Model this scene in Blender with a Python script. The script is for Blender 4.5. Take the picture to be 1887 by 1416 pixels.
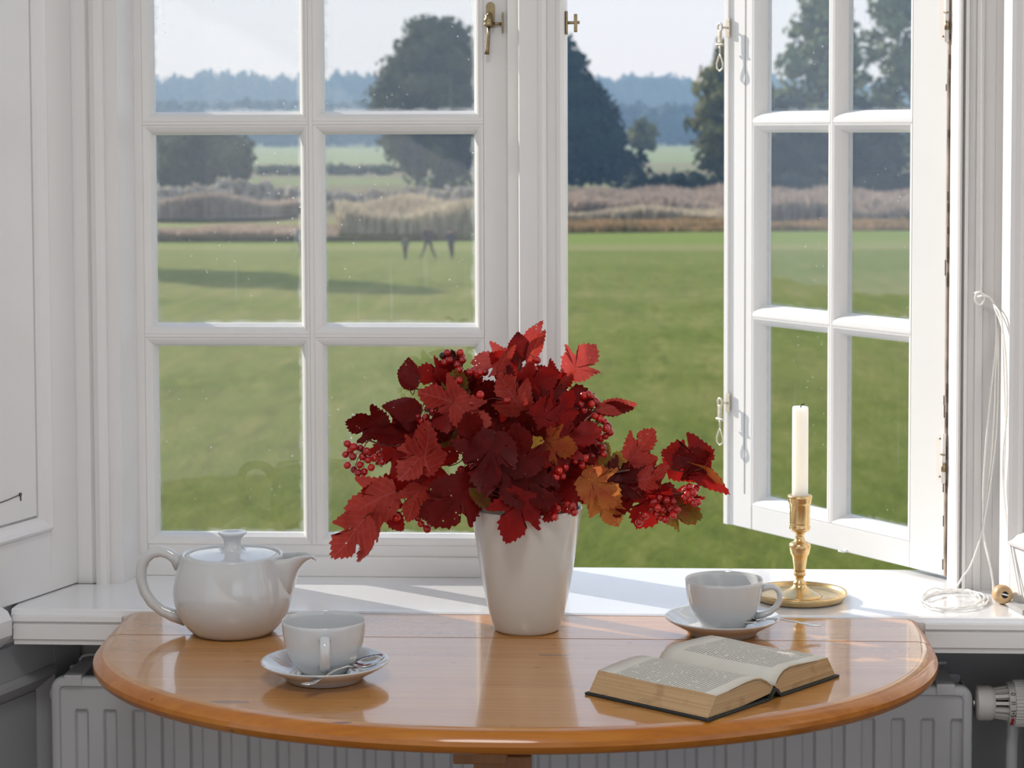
import bpy, bmesh, math, random
import numpy as np
from mathutils import Vector, Matrix
random.seed(7); RNG = np.random.default_rng(11)
S = bpy.context.scene
for o in list(bpy.data.objects): bpy.data.objects.remove(o)
R_ = math.radians

# ------------------------------------------------------------------ camera
CF, CYAW, CPIT, CROLL, CPX = 4000., R_(3.1), R_(3.2), .0035, 943.5
CPY = 235 + CF*math.tan(CPIT)
CO = np.array([0, 0, 1.37]); ZU = np.array([0, 0, 1.])
F0 = np.array([-math.sin(CYAW), math.cos(CYAW), 0]); R0 = np.array([math.cos(CYAW), math.sin(CYAW), 0])
FV = F0*math.cos(CPIT) - ZU*math.sin(CPIT); U0 = ZU*math.cos(CPIT) + F0*math.sin(CPIT)
UV_ = U0*math.cos(CROLL) + R0*math.sin(CROLL); RV = R0*math.cos(CROLL) - U0*math.sin(CROLL)
cam = bpy.data.cameras.new('camera'); camo = bpy.data.objects.new('camera', cam); S.collection.objects.link(camo)
cam.sensor_width = 36; cam.lens = 36*CF/1887; cam.shift_y = (CPY-708)/1887; cam.clip_end = 5000; cam.clip_start = .05
mw = Matrix.Identity(4)
for i in range(3): mw[i][0], mw[i][1], mw[i][2], mw[i][3] = RV[i], UV_[i], -FV[i], CO[i]
camo.matrix_world = mw
cam.dof.use_dof = True; cam.dof.focus_distance = 2.62; cam.dof.aperture_fstop = 13
S.camera = camo

# ------------------------------------------------------------------ world, sun, daylight of the room's other window
SUN_AZ, SUN_EL, SUN_E = R_(54.0), R_(25), 6.0
W = bpy.data.worlds.new('world'); S.world = W; W.use_nodes = True
nt = W.node_tree; bg = nt.nodes['Background']
tc = nt.nodes.new('ShaderNodeTexCoord'); sx = nt.nodes.new('ShaderNodeSeparateXYZ'); cr = nt.nodes.new('ShaderNodeValToRGB')
nt.links.new(tc.outputs['Generated'], sx.inputs[0]); nt.links.new(sx.outputs[2], cr.inputs[0]); nt.links.new(cr.outputs[0], bg.inputs[0])
e = cr.color_ramp.elements
e[0].position = 0; e[0].color = (.92, .99, 1.12, 1); e[1].position = 1; e[1].color = (.34, .52, .90, 1)
x_ = cr.color_ramp.elements.new(.06); x_.color = (.90, .97, 1.08, 1)
x_ = cr.color_ramp.elements.new(.5); x_.color = (.62, .78, 1.08, 1)
bg.inputs[1].default_value = 1.0
sd = bpy.data.lights.new('sun', 'SUN'); so = bpy.data.objects.new('sun', sd); S.collection.objects.link(so)
sd.energy = SUN_E; sd.angle = R_(.55); sd.color = (1, .94, .86)
tosun = Vector((-math.sin(SUN_AZ)*math.cos(SUN_EL), math.cos(SUN_AZ)*math.cos(SUN_EL), math.sin(SUN_EL)))
so.rotation_euler = tosun.to_track_quat('Z', 'Y').to_euler(); so.location = (-3, 6, 5)
ad = bpy.data.lights.new('back_window_daylight', 'AREA'); ao = bpy.data.objects.new('back_window_daylight', ad); S.collection.objects.link(ao)
ad.shape = 'RECTANGLE'; ad.size = 1.85; ad.size_y = 1.4; ad.energy = 4.6; ad.color = (.93, .97, 1.0)
ao.location = (1.35, -2.0, 1.9); ao.rotation_euler = (R_(90), 0, 0); ao.rotation_euler = Vector((.27, -1, .12)).to_track_quat('Z', 'Y').to_euler()
cd_ = bpy.data.lights.new('ceiling_fill_light', 'AREA'); co_ = bpy.data.objects.new('ceiling_fill_light', cd_); S.collection.objects.link(co_)
cd_.shape = 'DISK'; cd_.size = .6; cd_.energy = 12; cd_.color = (1, .98, .96); co_.location = (-.3, 1.2, 2.5)  # unseen fill added overhead, standing in for light bounced off the ceiling
S.view_settings.view_transform = 'Standard'; S.view_settings.look = 'None'; S.view_settings.gamma = 1; S.view_settings.use_curve_mapping = False
S.view_settings.exposure = 0.0
S.cycles.use_denoising = True; S.cycles.max_bounces = 8; S.cycles.transparent_max_bounces = 24; S.cycles.volume_bounces = 0
S.cycles.caustics_reflective = False; S.cycles.caustics_refractive = False; S.cycles.sample_clamp_indirect = 4

# ------------------------------------------------------------------ pixel -> point helpers (frame 1887x1416)
def ray(px, py): return FV + (px-CPX)/CF*RV + (CPY-py)/CF*UV_
def on_z(px, py, z): d = ray(px, py); return CO + d*((z-CO[2])/d[2])
def on_y(px, py, y): d = ray(px, py); return CO + d*((y-CO[1])/d[1])
def on_d(px, py, d): return CO + ray(px, py)*d
def xat(px, y, py=500): return float(on_y(px, py, y)[0])

# ------------------------------------------------------------------ scene-graph helpers
COL = S.collection
def props(o, label=None, cat=None, group=None, kind=None):
    if label: o['label'] = label
    if cat: o['category'] = cat
    if group: o['group'] = group
    if kind: o['kind'] = kind
    return o
def link(o, parent=None):
    COL.objects.link(o)
    if parent is not None: o.parent = parent
    return o
def empty(name, loc=(0, 0, 0), rz=0, **k):
    o = bpy.data.objects.new(name, None); o.location = loc; o.rotation_euler = (0, 0, rz); o.empty_display_size = .05
    link(o); props(o, **k); return o

class MB:
    def __init__(s, M=None): s.v = []; s.f = []; s.sm = []; s.mi = []; s.uv = {}; s.M = M or Matrix.Identity(4)
    def add(s, vs, fs, smooth=False, mi=0):
        b = len(s.v); s.v += [tuple(s.M @ Vector(v)) for v in vs]
        for f in fs: s.f.append([b+i for i in f]); s.sm.append(smooth); s.mi.append(mi)
        return s
    def box(s, x0, x1, y0, y1, z0, z1, mi=0):
        vs = [(x, y, z) for z in (z0, z1) for y in (y0, y1) for x in (x0, x1)]
        return s.add(vs, [(0, 2, 3, 1), (4, 5, 7, 6), (0, 1, 5, 4), (2, 6, 7, 3), (0, 4, 6, 2), (1, 3, 7, 5)], mi=mi)
    def lathe(s, prof, seg=48, c=(0, 0, 0), caps=True, mi=0, axis='z'):
        vs = []; n = len(prof)
        for r, h in prof:
            for k in range(seg):
                a = 2*math.pi*k/seg; p = (r*math.cos(a), r*math.sin(a), h)
                if axis == 'x': p = (h, p[0], p[1])
                vs.append((p[0]+c[0], p[1]+c[1], p[2]+c[2]))
        fs = [(i*seg+k, i*seg+(k+1) % seg, (i+1)*seg+(k+1) % seg, (i+1)*seg+k) for i in range(n-1) for k in range(seg)]
        if caps:
            fs.append(tuple(range(seg-1, -1, -1))); fs.append(tuple((n-1)*seg+k for k in range(seg)))
        return s.add(vs, fs, True, mi)
    def tube(s, pts, r, seg=8, closed=False, mi=0, flat=None):
        pts = [Vector(p) for p in pts]; n = len(pts); rs = r if isinstance(r, (list, tuple)) else [r]*n
        vs = []; up = None
        for i, p in enumerate(pts):
            if closed: t = (pts[(i+1) % n]-pts[i-1]).normalized()
            else: t = (pts[min(i+1, n-1)]-pts[max(i-1, 0)]).normalized()
            if up is None:
                up = Vector((0, 0, 1)) if abs(t.z) < .9 else Vector((0, 1, 0))
                if flat: up = Vector(flat)
            u = (up - t*up.dot(t))
            if u.length < 1e-6: u = t.orthogonal()
            u.normalize(); w = t.cross(u); up = u
            q = rs[i] if isinstance(rs[i], (tuple, list)) else (rs[i], rs[i])
            for k in range(seg):
                a = 2*math.pi*k/seg; vs.append(p + u*(math.cos(a)*q[0]) + w*(math.sin(a)*q[1]))
        m = n if closed else n-1
        fs = [(i*seg+k, i*seg+(k+1) % seg, ((i+1) % n)*seg+(k+1) % seg, ((i+1) % n)*seg+k) for i in range(m) for k in range(seg)]
        if not closed: fs += [tuple(range(seg-1, -1, -1)), tuple((n-1)*seg+k for k in range(seg))]
        return s.add(vs, fs, True, mi)
    def prism(s, poly, a0, a1, axis='z', smooth=False, mi=0):
        n = len(poly); vs = []
        for a in (a0, a1):
            for p, q in poly:
                vs.append({'z': (p, q, a), 'x': (a, p, q), 'y': (p, a, q)}[axis])
        fs = [(i, (i+1) % n, n+(i+1) % n, n+i) for i in range(n)]
        s.add(vs, fs, smooth, mi); s.add(vs, [tuple(range(n-1, -1, -1)), tuple(range(n, 2*n))], False, mi); return s
    def ring(s, x0, x1, z0, z1, prof, closed=True, mi=0):
        # mitred rectangular moulding: prof = [(inset towards the opening's centre, y)]
        vs = []; n = len(prof)
        for (cx, cz, sx_, sz_) in ((x0, z0, 1, 1), (x1, z0, -1, 1), (x1, z1, -1, -1), (x0, z1, 1, -1)):
            for (i, y) in prof: vs.append((cx+sx_*i, y, cz+sz_*i))
        fs = []
        for c in range(4):
            for k in range(n if closed else n-1):
                a = c*n+k; b = c*n+(k+1) % n; d = ((c+1) % 4)*n
                fs.append((a, d+k, d+(k+1) % n, b))
        return s.add(vs, fs, False, mi)
    def build(s, name, mats, parent=None, bevel=0, auto=False, uv=None, **k):
        me = bpy.data.meshes.new(name); me.from_pydata(s.v, [], s.f)
        me.polygons.foreach_set('use_smooth', s.sm); me.polygons.foreach_set('material_index', s.mi)
        for m in (mats if isinstance(mats, (list, tuple)) else [mats]): me.materials.append(m)
        bm = bmesh.new(); bm.from_mesh(me); bmesh.ops.recalc_face_normals(bm, faces=bm.faces); bm.to_mesh(me); bm.free()
        if uv:
            l = me.uv_layers.new(name='UVMap')
            for lp in me.loops: l.data[lp.index].uv = uv[lp.vertex_index]
        o = bpy.data.objects.new(name, me); link(o, parent); props(o, **k)
        if bevel:
            b = o.modifiers.new('edge', 'BEVEL'); b.width = bevel; b.segments = 2; b.limit_method = 'ANGLE'; b.angle_limit = R_(40); b.harden_normals = False
        if auto:
            me.set_sharp_from_angle(angle=R_(auto if auto is not True else 40))
        return o
def copy_obj(o, parent=None, mat=None, name=None):
    c = o.copy(); COL.objects.link(c); c.parent = parent
    if name: c.name = name
    return c
def copy_tree(o, parent=None):
    c = copy_obj(o, parent)
    for ch in list(o.children): copy_tree(ch, c)
    return c
def local_to(o_mat): return o_mat

# ------------------------------------------------------------------ materials
def mat(name): m = bpy.data.materials.new(name); m.use_nodes = True; return m, m.node_tree, m.node_tree.nodes['Principled BSDF']
def N(t, typ, **inp):
    n = t.nodes.new(typ)
    for k, v in inp.items():
        if k in n.inputs: n.inputs[k].default_value = v
        else: setattr(n, k, v)
    return n
def ramp(t, src, stops):
    r = t.nodes.new('ShaderNodeValToRGB'); t.links.new(src, r.inputs[0]); el = r.color_ramp.elements
    while len(el) < len(stops): el.new(.5)
    for q, (p, c) in zip(el, stops): q.position = p; q.color = (*c, 1) if len(c) == 3 else c
    return r.outputs[0]
def mixc(t, fac, a, b, mode='MIX'):
    m = t.nodes.new('ShaderNodeMix'); m.data_type = 'RGBA'; m.blend_type = mode
    for sck, v in ((m.inputs[0], fac), (m.inputs[6], a), (m.inputs[7], b)):
        if hasattr(v, 'is_linked'): t.links.new(v, sck)
        else: sck.default_value = v if not isinstance(v, tuple) else ((*v, 1) if len(v) == 3 else v)
    return m.outputs[2]
def coords(t, scale=(1, 1, 1), which='Object', rot=(0, 0, 0), loc=(0, 0, 0)):
    c = t.nodes.new('ShaderNodeTexCoord'); m = t.nodes.new('ShaderNodeMapping')
    m.inputs['Scale'].default_value = scale; m.inputs['Rotation'].default_value = rot; m.inputs['Location'].default_value = loc
    t.links.new(c.outputs[which], m.inputs[0]); return m.outputs[0]
def noise(t, vec, scale, detail=3, rough=.5, dist=0):
    n = N(t, 'ShaderNodeTexNoise', Scale=scale, Detail=detail, Roughness=rough, Distortion=dist); t.links.new(vec, n.inputs['Vector']); return n.outputs['Fac']
def math_(t, op, a, b=None, c=None):
    m = t.nodes.new('ShaderNodeMath'); m.operation = op
    for i, v in enumerate((a, b, c)):
        if v is None: continue
        if hasattr(v, 'is_linked'): t.links.new(v, m.inputs[i])
        else: m.inputs[i].default_value = v
    return m.outputs[0]
def bump(t, p, h, strength=.2, dist=.002):
    b = N(t, 'ShaderNodeBump', Strength=strength, Distance=dist); t.links.new(h, b.inputs['Height']); t.links.new(b.outputs[0], p.inputs['Normal'])
def simple(name, col, rough=.5, metal=0, coat=0, spec=None, var=0, vs=20, sss=0):
    m, t, p = mat(name); p.inputs['Roughness'].default_value = rough; p.inputs['Metallic'].default_value = metal
    p.inputs['Coat Weight'].default_value = coat; p.inputs['Coat Roughness'].default_value = .05
    if spec is not None: p.inputs['Specular IOR Level'].default_value = spec
    v = coords(t); f = noise(t, v, vs, 4)
    k = var
    c = ramp(t, f, [(.3, tuple(x*(1-k) for x in col)), (.7, tuple(min(1, x*(1+k)) for x in col))])
    t.links.new(c, p.inputs['Base Color'])
    return m

def paint(name, col, rough=.38, wear=0.0, coat=0.0):
    m, t, p = mat(name); v = coords(t)
    f = noise(t, v, 5, 4); g = noise(t, v, 60, 3)
    c = ramp(t, f, [(.3, tuple(x*.97 for x in col)), (.7, tuple(min(1, x*1.02) for x in col))])
    if wear:
        v2 = coords(t, (40, 40, 5)); w = noise(t, v2, 2.2, 6, .7)
        k = ramp(t, w, [(.66, (0, 0, 0)), (.74, (wear, wear, wear))])
        c = mixc(t, k, c, (.30, .22, .16))
    t.links.new(c, p.inputs['Base Color']); p.inputs['Roughness'].default_value = rough
    p.inputs['Coat Weight'].default_value = coat; p.inputs['Coat Roughness'].default_value = .12
    b = math_(t, 'MULTIPLY_ADD', g, .3, f); bump(t, p, b, .25, .0015)
    if coat: p.inputs['Coat IOR'].default_value = 1.7
    return m
M_WHITE = paint('white_gloss_paint', (.80, .79, .785), .32)
M_SASH = paint('white_sash_paint', (.81, .805, .79), .34)
M_WORN = paint('worn_white_paint', (.80, .76, .71), .45, wear=.75)
M_SILL = paint('white_sill_paint', (.82, .83, .85), .20, coat=.9)
M_WALL = paint('wall_paint', (.77, .765, .765), .6)
M_LOWER = paint('lower_panel_paint', (.36, .365, .375), .5)
M_RAD = paint('radiator_enamel', (.50, .51, .53), .35)
M_CEIL = paint('ceiling_paint', (.8, .79, .77), .8)
M_CRACK = simple('joint_dirt', (.10, .075, .06), .9)
M_DARKJ = simple('shadow_gap_black', (.03, .028, .026), .9)  # near-black that puts the shade between the radiator panels into colour

def glass_mat():
    m = bpy.data.materials.new('window_glass'); m.use_nodes = True; t = m.node_tree
    for n in list(t.nodes): t.nodes.remove(n)
    out = t.nodes.new('ShaderNodeOutputMaterial'); tr = N(t, 'ShaderNodeBsdfTransparent', Color=(.992, .997, .994, 1))
    gl = N(t, 'ShaderNodeBsdfGlossy', Color=(1, 1, 1, 1), Roughness=.02); geo = t.nodes.new('ShaderNodeNewGeometry')
    v = coords(t); bumpn = N(t, 'ShaderNodeBump', Strength=.06, Distance=.01); t.links.new(noise(t, v, 7, 2), bumpn.inputs['Height']); t.links.new(bumpn.outputs[0], gl.inputs['Normal'])
    dt = t.nodes.new('ShaderNodeVectorMath'); dt.operation = 'DOT_PRODUCT'; t.links.new(geo.outputs['Normal'], dt.inputs[0]); t.links.new(geo.outputs['Incoming'], dt.inputs[1])
    sch = math_(t, 'MULTIPLY_ADD', math_(t, 'POWER', math_(t, 'SUBTRACT', 1., math_(t, 'ABSOLUTE', dt.outputs['Value'])), 5.), .95, .035)   # Schlick reflectance of one glass face
    a = N(t, 'ShaderNodeMixShader'); t.links.new(sch, a.inputs[0]); t.links.new(tr.outputs[0], a.inputs[1]); t.links.new(gl.outputs[0], a.inputs[2])
    di = N(t, 'ShaderNodeBsdfDiffuse', Color=(.82, .86, .88, 1)); tl = N(t, 'ShaderNodeBsdfTranslucent', Color=(.82, .86, .88, 1))
    dm = N(t, 'ShaderNodeMixShader'); dm.inputs[0].default_value = .5; t.links.new(di.outputs[0], dm.inputs[1]); t.links.new(tl.outputs[0], dm.inputs[2])
    vo = N(t, 'ShaderNodeTexVoronoi', Scale=75.); t.links.new(v, vo.inputs['Vector'])
    # dust film, drops in clusters, run-down streaks
    clus = ramp(t, noise(t, v, 9, 2), [(.5, (0, 0, 0)), (.62, (1, 1, 1))])
    spot = math_(t, 'MULTIPLY', math_(t, 'LESS_THAN', vo.outputs['Distance'], .10), clus)
    st = noise(t, coords(t, (60, 60, 3.0)), 1.6, 4, .6); streak = ramp(t, st, [(.62, (0, 0, 0)), (.72, (.10, .10, .10))])
    zc = t.nodes.new('ShaderNodeSeparateXYZ'); t.links.new(v, zc.inputs[0])
    hz = math_(t, 'MULTIPLY_ADD', math_(t, 'MINIMUM', math_(t, 'MAXIMUM', math_(t, 'SUBTRACT', zc.outputs[2], 1.05), 0), .35), 2.2, .15)  # dust film thickens upward, adding painted haze over the distant trees
    film = math_(t, 'MULTIPLY', ramp(t, noise(t, v, 6, 3), [(.3, (.012, .012, .012)), (.75, (.032, .032, .032))]), hz)
    s1 = math_(t, 'ADD', math_(t, 'MULTIPLY', spot, math_(t, 'MULTIPLY', noise(t, v, 31, 1), .75)), math_(t, 'ADD', math_(t, 'MULTIPLY', streak, .4), film))
    # dust gathered along the pane's edges (pane UVs run 0..1)
    uvc = t.nodes.new('ShaderNodeUVMap'); sxy = t.nodes.new('ShaderNodeSeparateXYZ'); t.links.new(uvc.outputs[0], sxy.inputs[0])
    ex = math_(t, 'MINIMUM', sxy.outputs[0], math_(t, 'SUBTRACT', 1, sxy.outputs[0])); ey = math_(t, 'MINIMUM', math_(t, 'MULTIPLY', sxy.outputs[1], 1.3), math_(t, 'SUBTRACT', 1.05, sxy.outputs[1]))
    ed = math_(t, 'MINIMUM', ex, ey); ed = math_(t, 'MULTIPLY_ADD', noise(t, v, 45, 4, .7), .09, math_(t, 'SUBTRACT', ed, .045))
    edge = ramp(t, ed, [(.0, (.30, .30, .30)), (.05, (0, 0, 0))])
    s2 = math_(t, 'MINIMUM', math_(t, 'ADD', s1, edge), .7)
    b = N(t, 'ShaderNodeMixShader'); t.links.new(s2, b.inputs[0]); t.links.new(a.outputs[0], b.inputs[1]); t.links.new(dm.outputs[0], b.inputs[2]); t.links.new(b.outputs[0], out.inputs[0])
    return m
M_GLASS = glass_mat()

def pine(name, c0, c1, c2, axis='x', rough=.22, coat=.85, knots=()):
    m, t, p = mat(name)
    sc = (1.6, 24, 24) if axis == 'x' else (24, 24, 1.6)
    v = coords(t, sc); n1 = noise(t, v, 1.0, 5, .6, .6); v2 = coords(t, (5, 160, 160) if axis == 'x' else (160, 160, 5)); n2 = noise(t, v2, 1.0, 3)
    c = ramp(t, n1, [(.25, c0), (.5, c1), (.72, c2)])
    c = mixc(t, .28, c, ramp(t, n2, [(.3, (.45, .38, .3)), (.65, (1, 1, 1))]), 'MULTIPLY')
    co = coords(t)
    for (kx, ky, rx, ry, col) in knots:
        sub = t.nodes.new('ShaderNodeVectorMath'); sub.operation = 'SUBTRACT'; t.links.new(co, sub.inputs[0]); sub.inputs[1].default_value = (kx, ky, 0)
        mul = t.nodes.new('ShaderNodeVectorMath'); mul.operation = 'MULTIPLY'; t.links.new(sub.outputs[0], mul.inputs[0]); mul.inputs[1].default_value = (1/rx, 1/ry, 0)
        ln = t.nodes.new('ShaderNodeVectorMath'); ln.operation = 'LENGTH'; t.links.new(mul.outputs[0], ln.inputs[0])
        dd = math_(t, 'MULTIPLY_ADD', noise(t, coords(t, (30, 90, 1)), 1.5, 3), .7, ln.outputs['Value'])
        k = ramp(t, dd, [(.9, (1, 1, 1)), (1.45, (0, 0, 0))])
        c = mixc(t, math_(t, 'MULTIPLY', k, .75), c, col)
    # small dents and specks
    vo = N(t, 'ShaderNodeTexVoronoi', Scale=1.); t.links.new(coords(t, (14, 34, 34)), vo.inputs['Vector'])
    sp = math_(t, 'LESS_THAN', vo.outputs['Distance'], .055); c = mixc(t, math_(t, 'MULTIPLY', sp, .7), c, (.10, .05, .03))
    t.links.new(c, p.inputs['Base Color']); p.inputs['Roughness'].default_value = rough
    p.inputs['Coat Weight'].default_value = coat; p.inputs['Coat Roughness'].default_value = .055; p.inputs['Specular IOR Level'].default_value = .25; p.inputs['Coat IOR'].default_value = 1.5
    bump(t, p, math_(t, 'ADD', n2, math_(t, 'MULTIPLY', n1, .5)), .12, .001)
    return m
def tp(px, py): q = on_z(px, py, .75); return float(q[0]), float(q[1])
KN = []
for px, py, rx, ry, c in ((425, 1294, .034, .010, (.16, .085, .09)), (1022, 1208, .030, .008, (.22, .14, .11)), (628, 1331, .018, .004, (.10, .05, .02)), (1150, 1305, .022, .004, (.22, .10, .04)), (1160, 1185, .007, .005, (.06, .03, .03)), (990, 1231, .007, .003, (.10, .05, .03)), (455, 1219, .008, .003, (.2, .1, .05)), (700, 1127, .03, .008, (.3, .2, .13))):
    x, y = tp(px, py); KN.append((x+.1395, y-2.5, rx, ry, c))
M_PINE = pine('lacquered_pine', (.45, .185, .040), (.54, .245, .060), (.61, .305, .090), knots=KN)
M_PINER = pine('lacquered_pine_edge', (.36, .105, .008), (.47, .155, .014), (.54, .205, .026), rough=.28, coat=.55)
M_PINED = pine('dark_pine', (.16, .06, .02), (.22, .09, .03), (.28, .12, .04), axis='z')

M_CERAM = simple('white_glazed_porcelain', (.60, .615, .62), .07, coat=.5, var=.01)
M_VASE = simple('cream_glazed_ceramic', (.61, .60, .56), .16, coat=.5, var=.01)
M_BRASS = simple('polished_brass', (.74, .53, .26), .27, metal=1, var=.10, vs=35)
M_OLDBR = simple('tarnished_brass', (.33, .26, .15), .42, metal=1, var=.3, vs=120)
M_PAINTBR = simple('paint_specked_brass', (.66, .60, .50), .45, metal=.55, var=.2, vs=160)
M_STEEL = simple('stainless_steel', (.70, .69, .66), .16, metal=1, var=.05)
M_CORD = simple('white_cotton_cord', (.86, .85, .82), .8, var=.04, vs=400)
M_BEAD = simple('turned_beech_bead', (.50, .33, .17), .45, var=.25, vs=90)
M_BLACK = simple('black_hole', (.012, .011, .010), .8)
M_PLAST = simple('white_plastic', (.62, .62, .59), .35, var=.02)
M_PLAST2 = simple('grey_white_plastic', (.50, .50, .475), .4, var=.02)
M_INK = simple('black_print', (.02, .02, .02), .6)
M_RED = simple('red_print', (.55, .02, .03), .5)
M_COVER = simple('dark_green_book_cloth', (.012, .018, .016), .6, var=.3, vs=300)
M_SLATE = simple('grey_slate', (.33, .33, .33), .5, var=.1)
m, t, p = mat('ivory_wax'); M_WAX = m
p.inputs['Base Color'].default_value = (.93, .90, .80, 1); p.inputs['Roughness'].default_value = .45; p.inputs['Subsurface Weight'].default_value = 1.0; p.inputs['Subsurface Radius'].default_value = (.060, .050, .036); p.inputs['Subsurface Scale'].default_value = 1.0

# ------------------------------------------------------------------ STRUCTURE : the room
YW = 2.891       # front plane of the window casing
SILL = .752
XL, XR = -.749, .530          # corners where the splayed reveals meet the casing
ANG = R_(70.4)
def st(mb, name, m, parent=None, **k):
    bevel = k.pop('bevel', 0); o = mb.build(name, m, parent, bevel=bevel); o_kind = None
    if parent is None: o['kind'] = 'structure'
    if k: props(o, **k)
    return o
def sroot(name, label=None):
    o = empty(name); o['kind'] = 'structure'
    if label: o['label'] = label
    return o
st(MB().box(-3.0, 2.6, -2.6, 3.06, -.2, 0), 'floor', simple('floor_boards', (.22, .175, .135), .4, var=.2, vs=3))
st(MB().box(-3.0, 2.6, -2.6, 3.06, 2.6, 2.7), 'ceiling', M_CEIL)
wb = MB().box(-3, .4, -2.6, -2.4, 0, 2.6).box(2.3, 2.6, -2.6, -2.4, 0, 2.6).box(.4, 2.3, -2.6, -2.4, 0, 1.1).box(.4, 2.3, -2.6, -2.4, 2.55, 2.6)
st(wb, 'wall_back', M_WALL)

# splayed, panelled reveals left and right of the window (local x along the wall, -y faces the room)
def splay(name, corner, ang, sgn, label):
    root = sroot(name, label); root.location = corner; root.rotation_euler = (0, 0, ang)
    L = 1.0
    def X(a, b): return (-b, -a) if sgn < 0 else (a, b)
    lo = 0 if sgn < 0 else .05      # the apron panelling on the right lies deeper
    bk = MB().box(*X(-.0, L), .012, .16, .70, 2.6).box(*X(-.0, L), .012+lo, .16, 0, .70); st(bk, 'wall_core', M_WHITE, root)
    # upper shutter panels: stiles, rails and sunk fields
    zt, zb = 2.45, .76
    if sgn < 0: s0, s1, r0 = .062, .60, .835
    else: s0, s1, r0 = .0295, .60, .826
    m = MB(); m.box(*X(0.0005, s0), 0, .014, SILL+.001, 2.6)
    st(m, 'stile', M_WHITE, root, bevel=.0015)
    m = MB(); m.box(*X(s1, L), 0, .014, SILL+.001, 2.6); st(m, 'stile', M_WHITE, root)
    m = MB(); m.box(*X(s0, s1), 0, .014, SILL+.001, r0); st(m, 'rail', M_WHITE, root, bevel=.0015)
    m = MB(); m.box(*X(s0, s1), 0, .014, zt, 2.6); st(m, 'rail', M_WHITE, root)
    a, b = X(s0, s1)
    m = MB().ring(a, b, r0, zt, [(0, 0), (.002, -.005), (.006, -.007), (.010, -.003), (.017, .001), (.0205, .006), (.0205, .012), (0, .012)])
    st(m, 'panel_moulding', M_WHITE, root)
    m = MB().ring(a+.021, b-.021, r0+.021, zt-.021, [(0, .012), (.003, .0065), (.04, .0075), (.04, .013), (0, .013)]).box(a+.055, b-.055, .0075, .013, r0+.055, zt-.055)
    st(m, 'panel_field', M_WHITE, root)
    # dado capping and dark lower panelling
    d0 = .181 if sgn < 0 else .30
    m = MB().prism([(-.012, .712), (-.020, .722), (-.020, .742), (-.014, .752), (-.004, .757), (.012, .757), (.012, .705), (-.004, .705)], *X(d0, L), axis='x')
    st(m, 'dado_rail', M_WHITE, root)
    m = MB(Matrix.Translation((0, lo, 0))); m.box(*X(0.0005, .062), -.001, .013, 0, .70).box(*X(.5, L), -.001, .013, 0, .70).box(*X(.062, .5), -.001, .013, .655, .70).box(*X(.062, .5), -.001, .013, 0, .14)
    st(m, 'lower_frame', M_LOWER, root, bevel=.001)
    a, b = X(.062, .5)
    m = MB(Matrix.Translation((0, lo, 0))).ring(a, b, .14, .655, [(0, -.001), (.004, -.008), (.010, -.009), (.016, -.003), (.024, .004), (.03, .010), (.03, .013), (0, .013)]).box(a+.03, b-.03, .008, .013, .17, .625)
    st(m, 'lower_panel', M_LOWER, root)
    if sgn < 0:  # old split in the panel with chipped paint
        q = [(-.35, .008, .8705), (-.19, .0055, .8755), (-.15, .0055, .8775), (-.121, .0055, .8805)]
        m = MB().tube([(x, .0066, z+.012) for x, y, z in q], .0007, 6).box(-.1235, -.1190, .0058, .008, .8905, .8945).box(-.1212, -.1198, .0059, .008, .884, .891)
        st(m, 'paint_crack', M_CRACK, root)
    return root
splay('wall_left', (XL, YW, 0), ANG, -1, 'splayed white shutter-panel wall left of the window')
splay('wall_right', (xat(1845, 2.85), 2.85, 0), -ANG, 1, 'sunlit splayed white panel wall right of the window')

# window wall: apron behind the radiator, header, outer jambs
wf = MB().box(XL-.6, XR+.6, 2.90, 3.02, 0, .70).box(-1.0, .75, 2.885, 3.05, 2.08, 2.6).box(-1.3, -.705, 2.96, 3.06, .70, 2.6).box(.5, 1.1, 2.90, 3.06, .70, 2.6)
st(wf, 'wall_front', M_LOWER)

# sill : two boards with an ogee nose
sl = sroot('trim_1', 'wide white window sill with a moulded front edge')
n0, n1 = xat(20, 2.728, 1118), .62
tabL, tabR = xat(226, 2.728, 1125), xat(1704, 2.728, 1141)
bd = MB()
bd.prism([(-.005+2.737, .726), (2.732, .7285), (2.7290, .735), (2.7285, .745), (2.730, .7505), (2.734, SILL), (2.8848, SILL), (2.8848, .722), (2.74, .722)], n0, n1, axis='x')
st(bd, 'front_board', M_SILL, sl)
bd = MB().box(-.72, .56, 2.8862, 3.025, .722, SILL-.0006); st(bd, 'back_board', M_SILL, sl, bevel=.0008)
for a, b in ((n0+.004, tabL), (tabR, n1)):
    m = MB().prism([(2.7225, .744), (2.7215, .738), (2.726, .7345), (2.724, .7325), (2.723, .7145), (2.726, .7125), (2.726, .707), (2.745, .707), (2.745, .744)], a, b, axis='x')
    st(m, 'nosing', M_WHITE, sl)

# casing at both sides, mullion and head (vertical mouldings)
ZT = 2.08
def xs(px, y): return xat(px, y)
c1 = MB().prism([(XL-.02, YW), (xs(162, YW), YW), (xs(166, YW), YW+.004), (xs(169, 2.884), 2.886), (xs(178, 2.881), 2.881), (xs(188, 2.882), 2.882), (xs(194, 2.887), 2.888), (xs(197, 2.895), 2.8955), (xs(220, 2.894), 2.894), (xs(221, 2.897), 2.897), (xs(250, 2.953), 2.954), (xs(250, 2.953), 3.03), (XL-.02, 3.03)], SILL-.0005, ZT)
o = st(c1, 'trim_2', M_WHITE); o['label'] = 'moulded white casing left of the closed casement'
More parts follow.
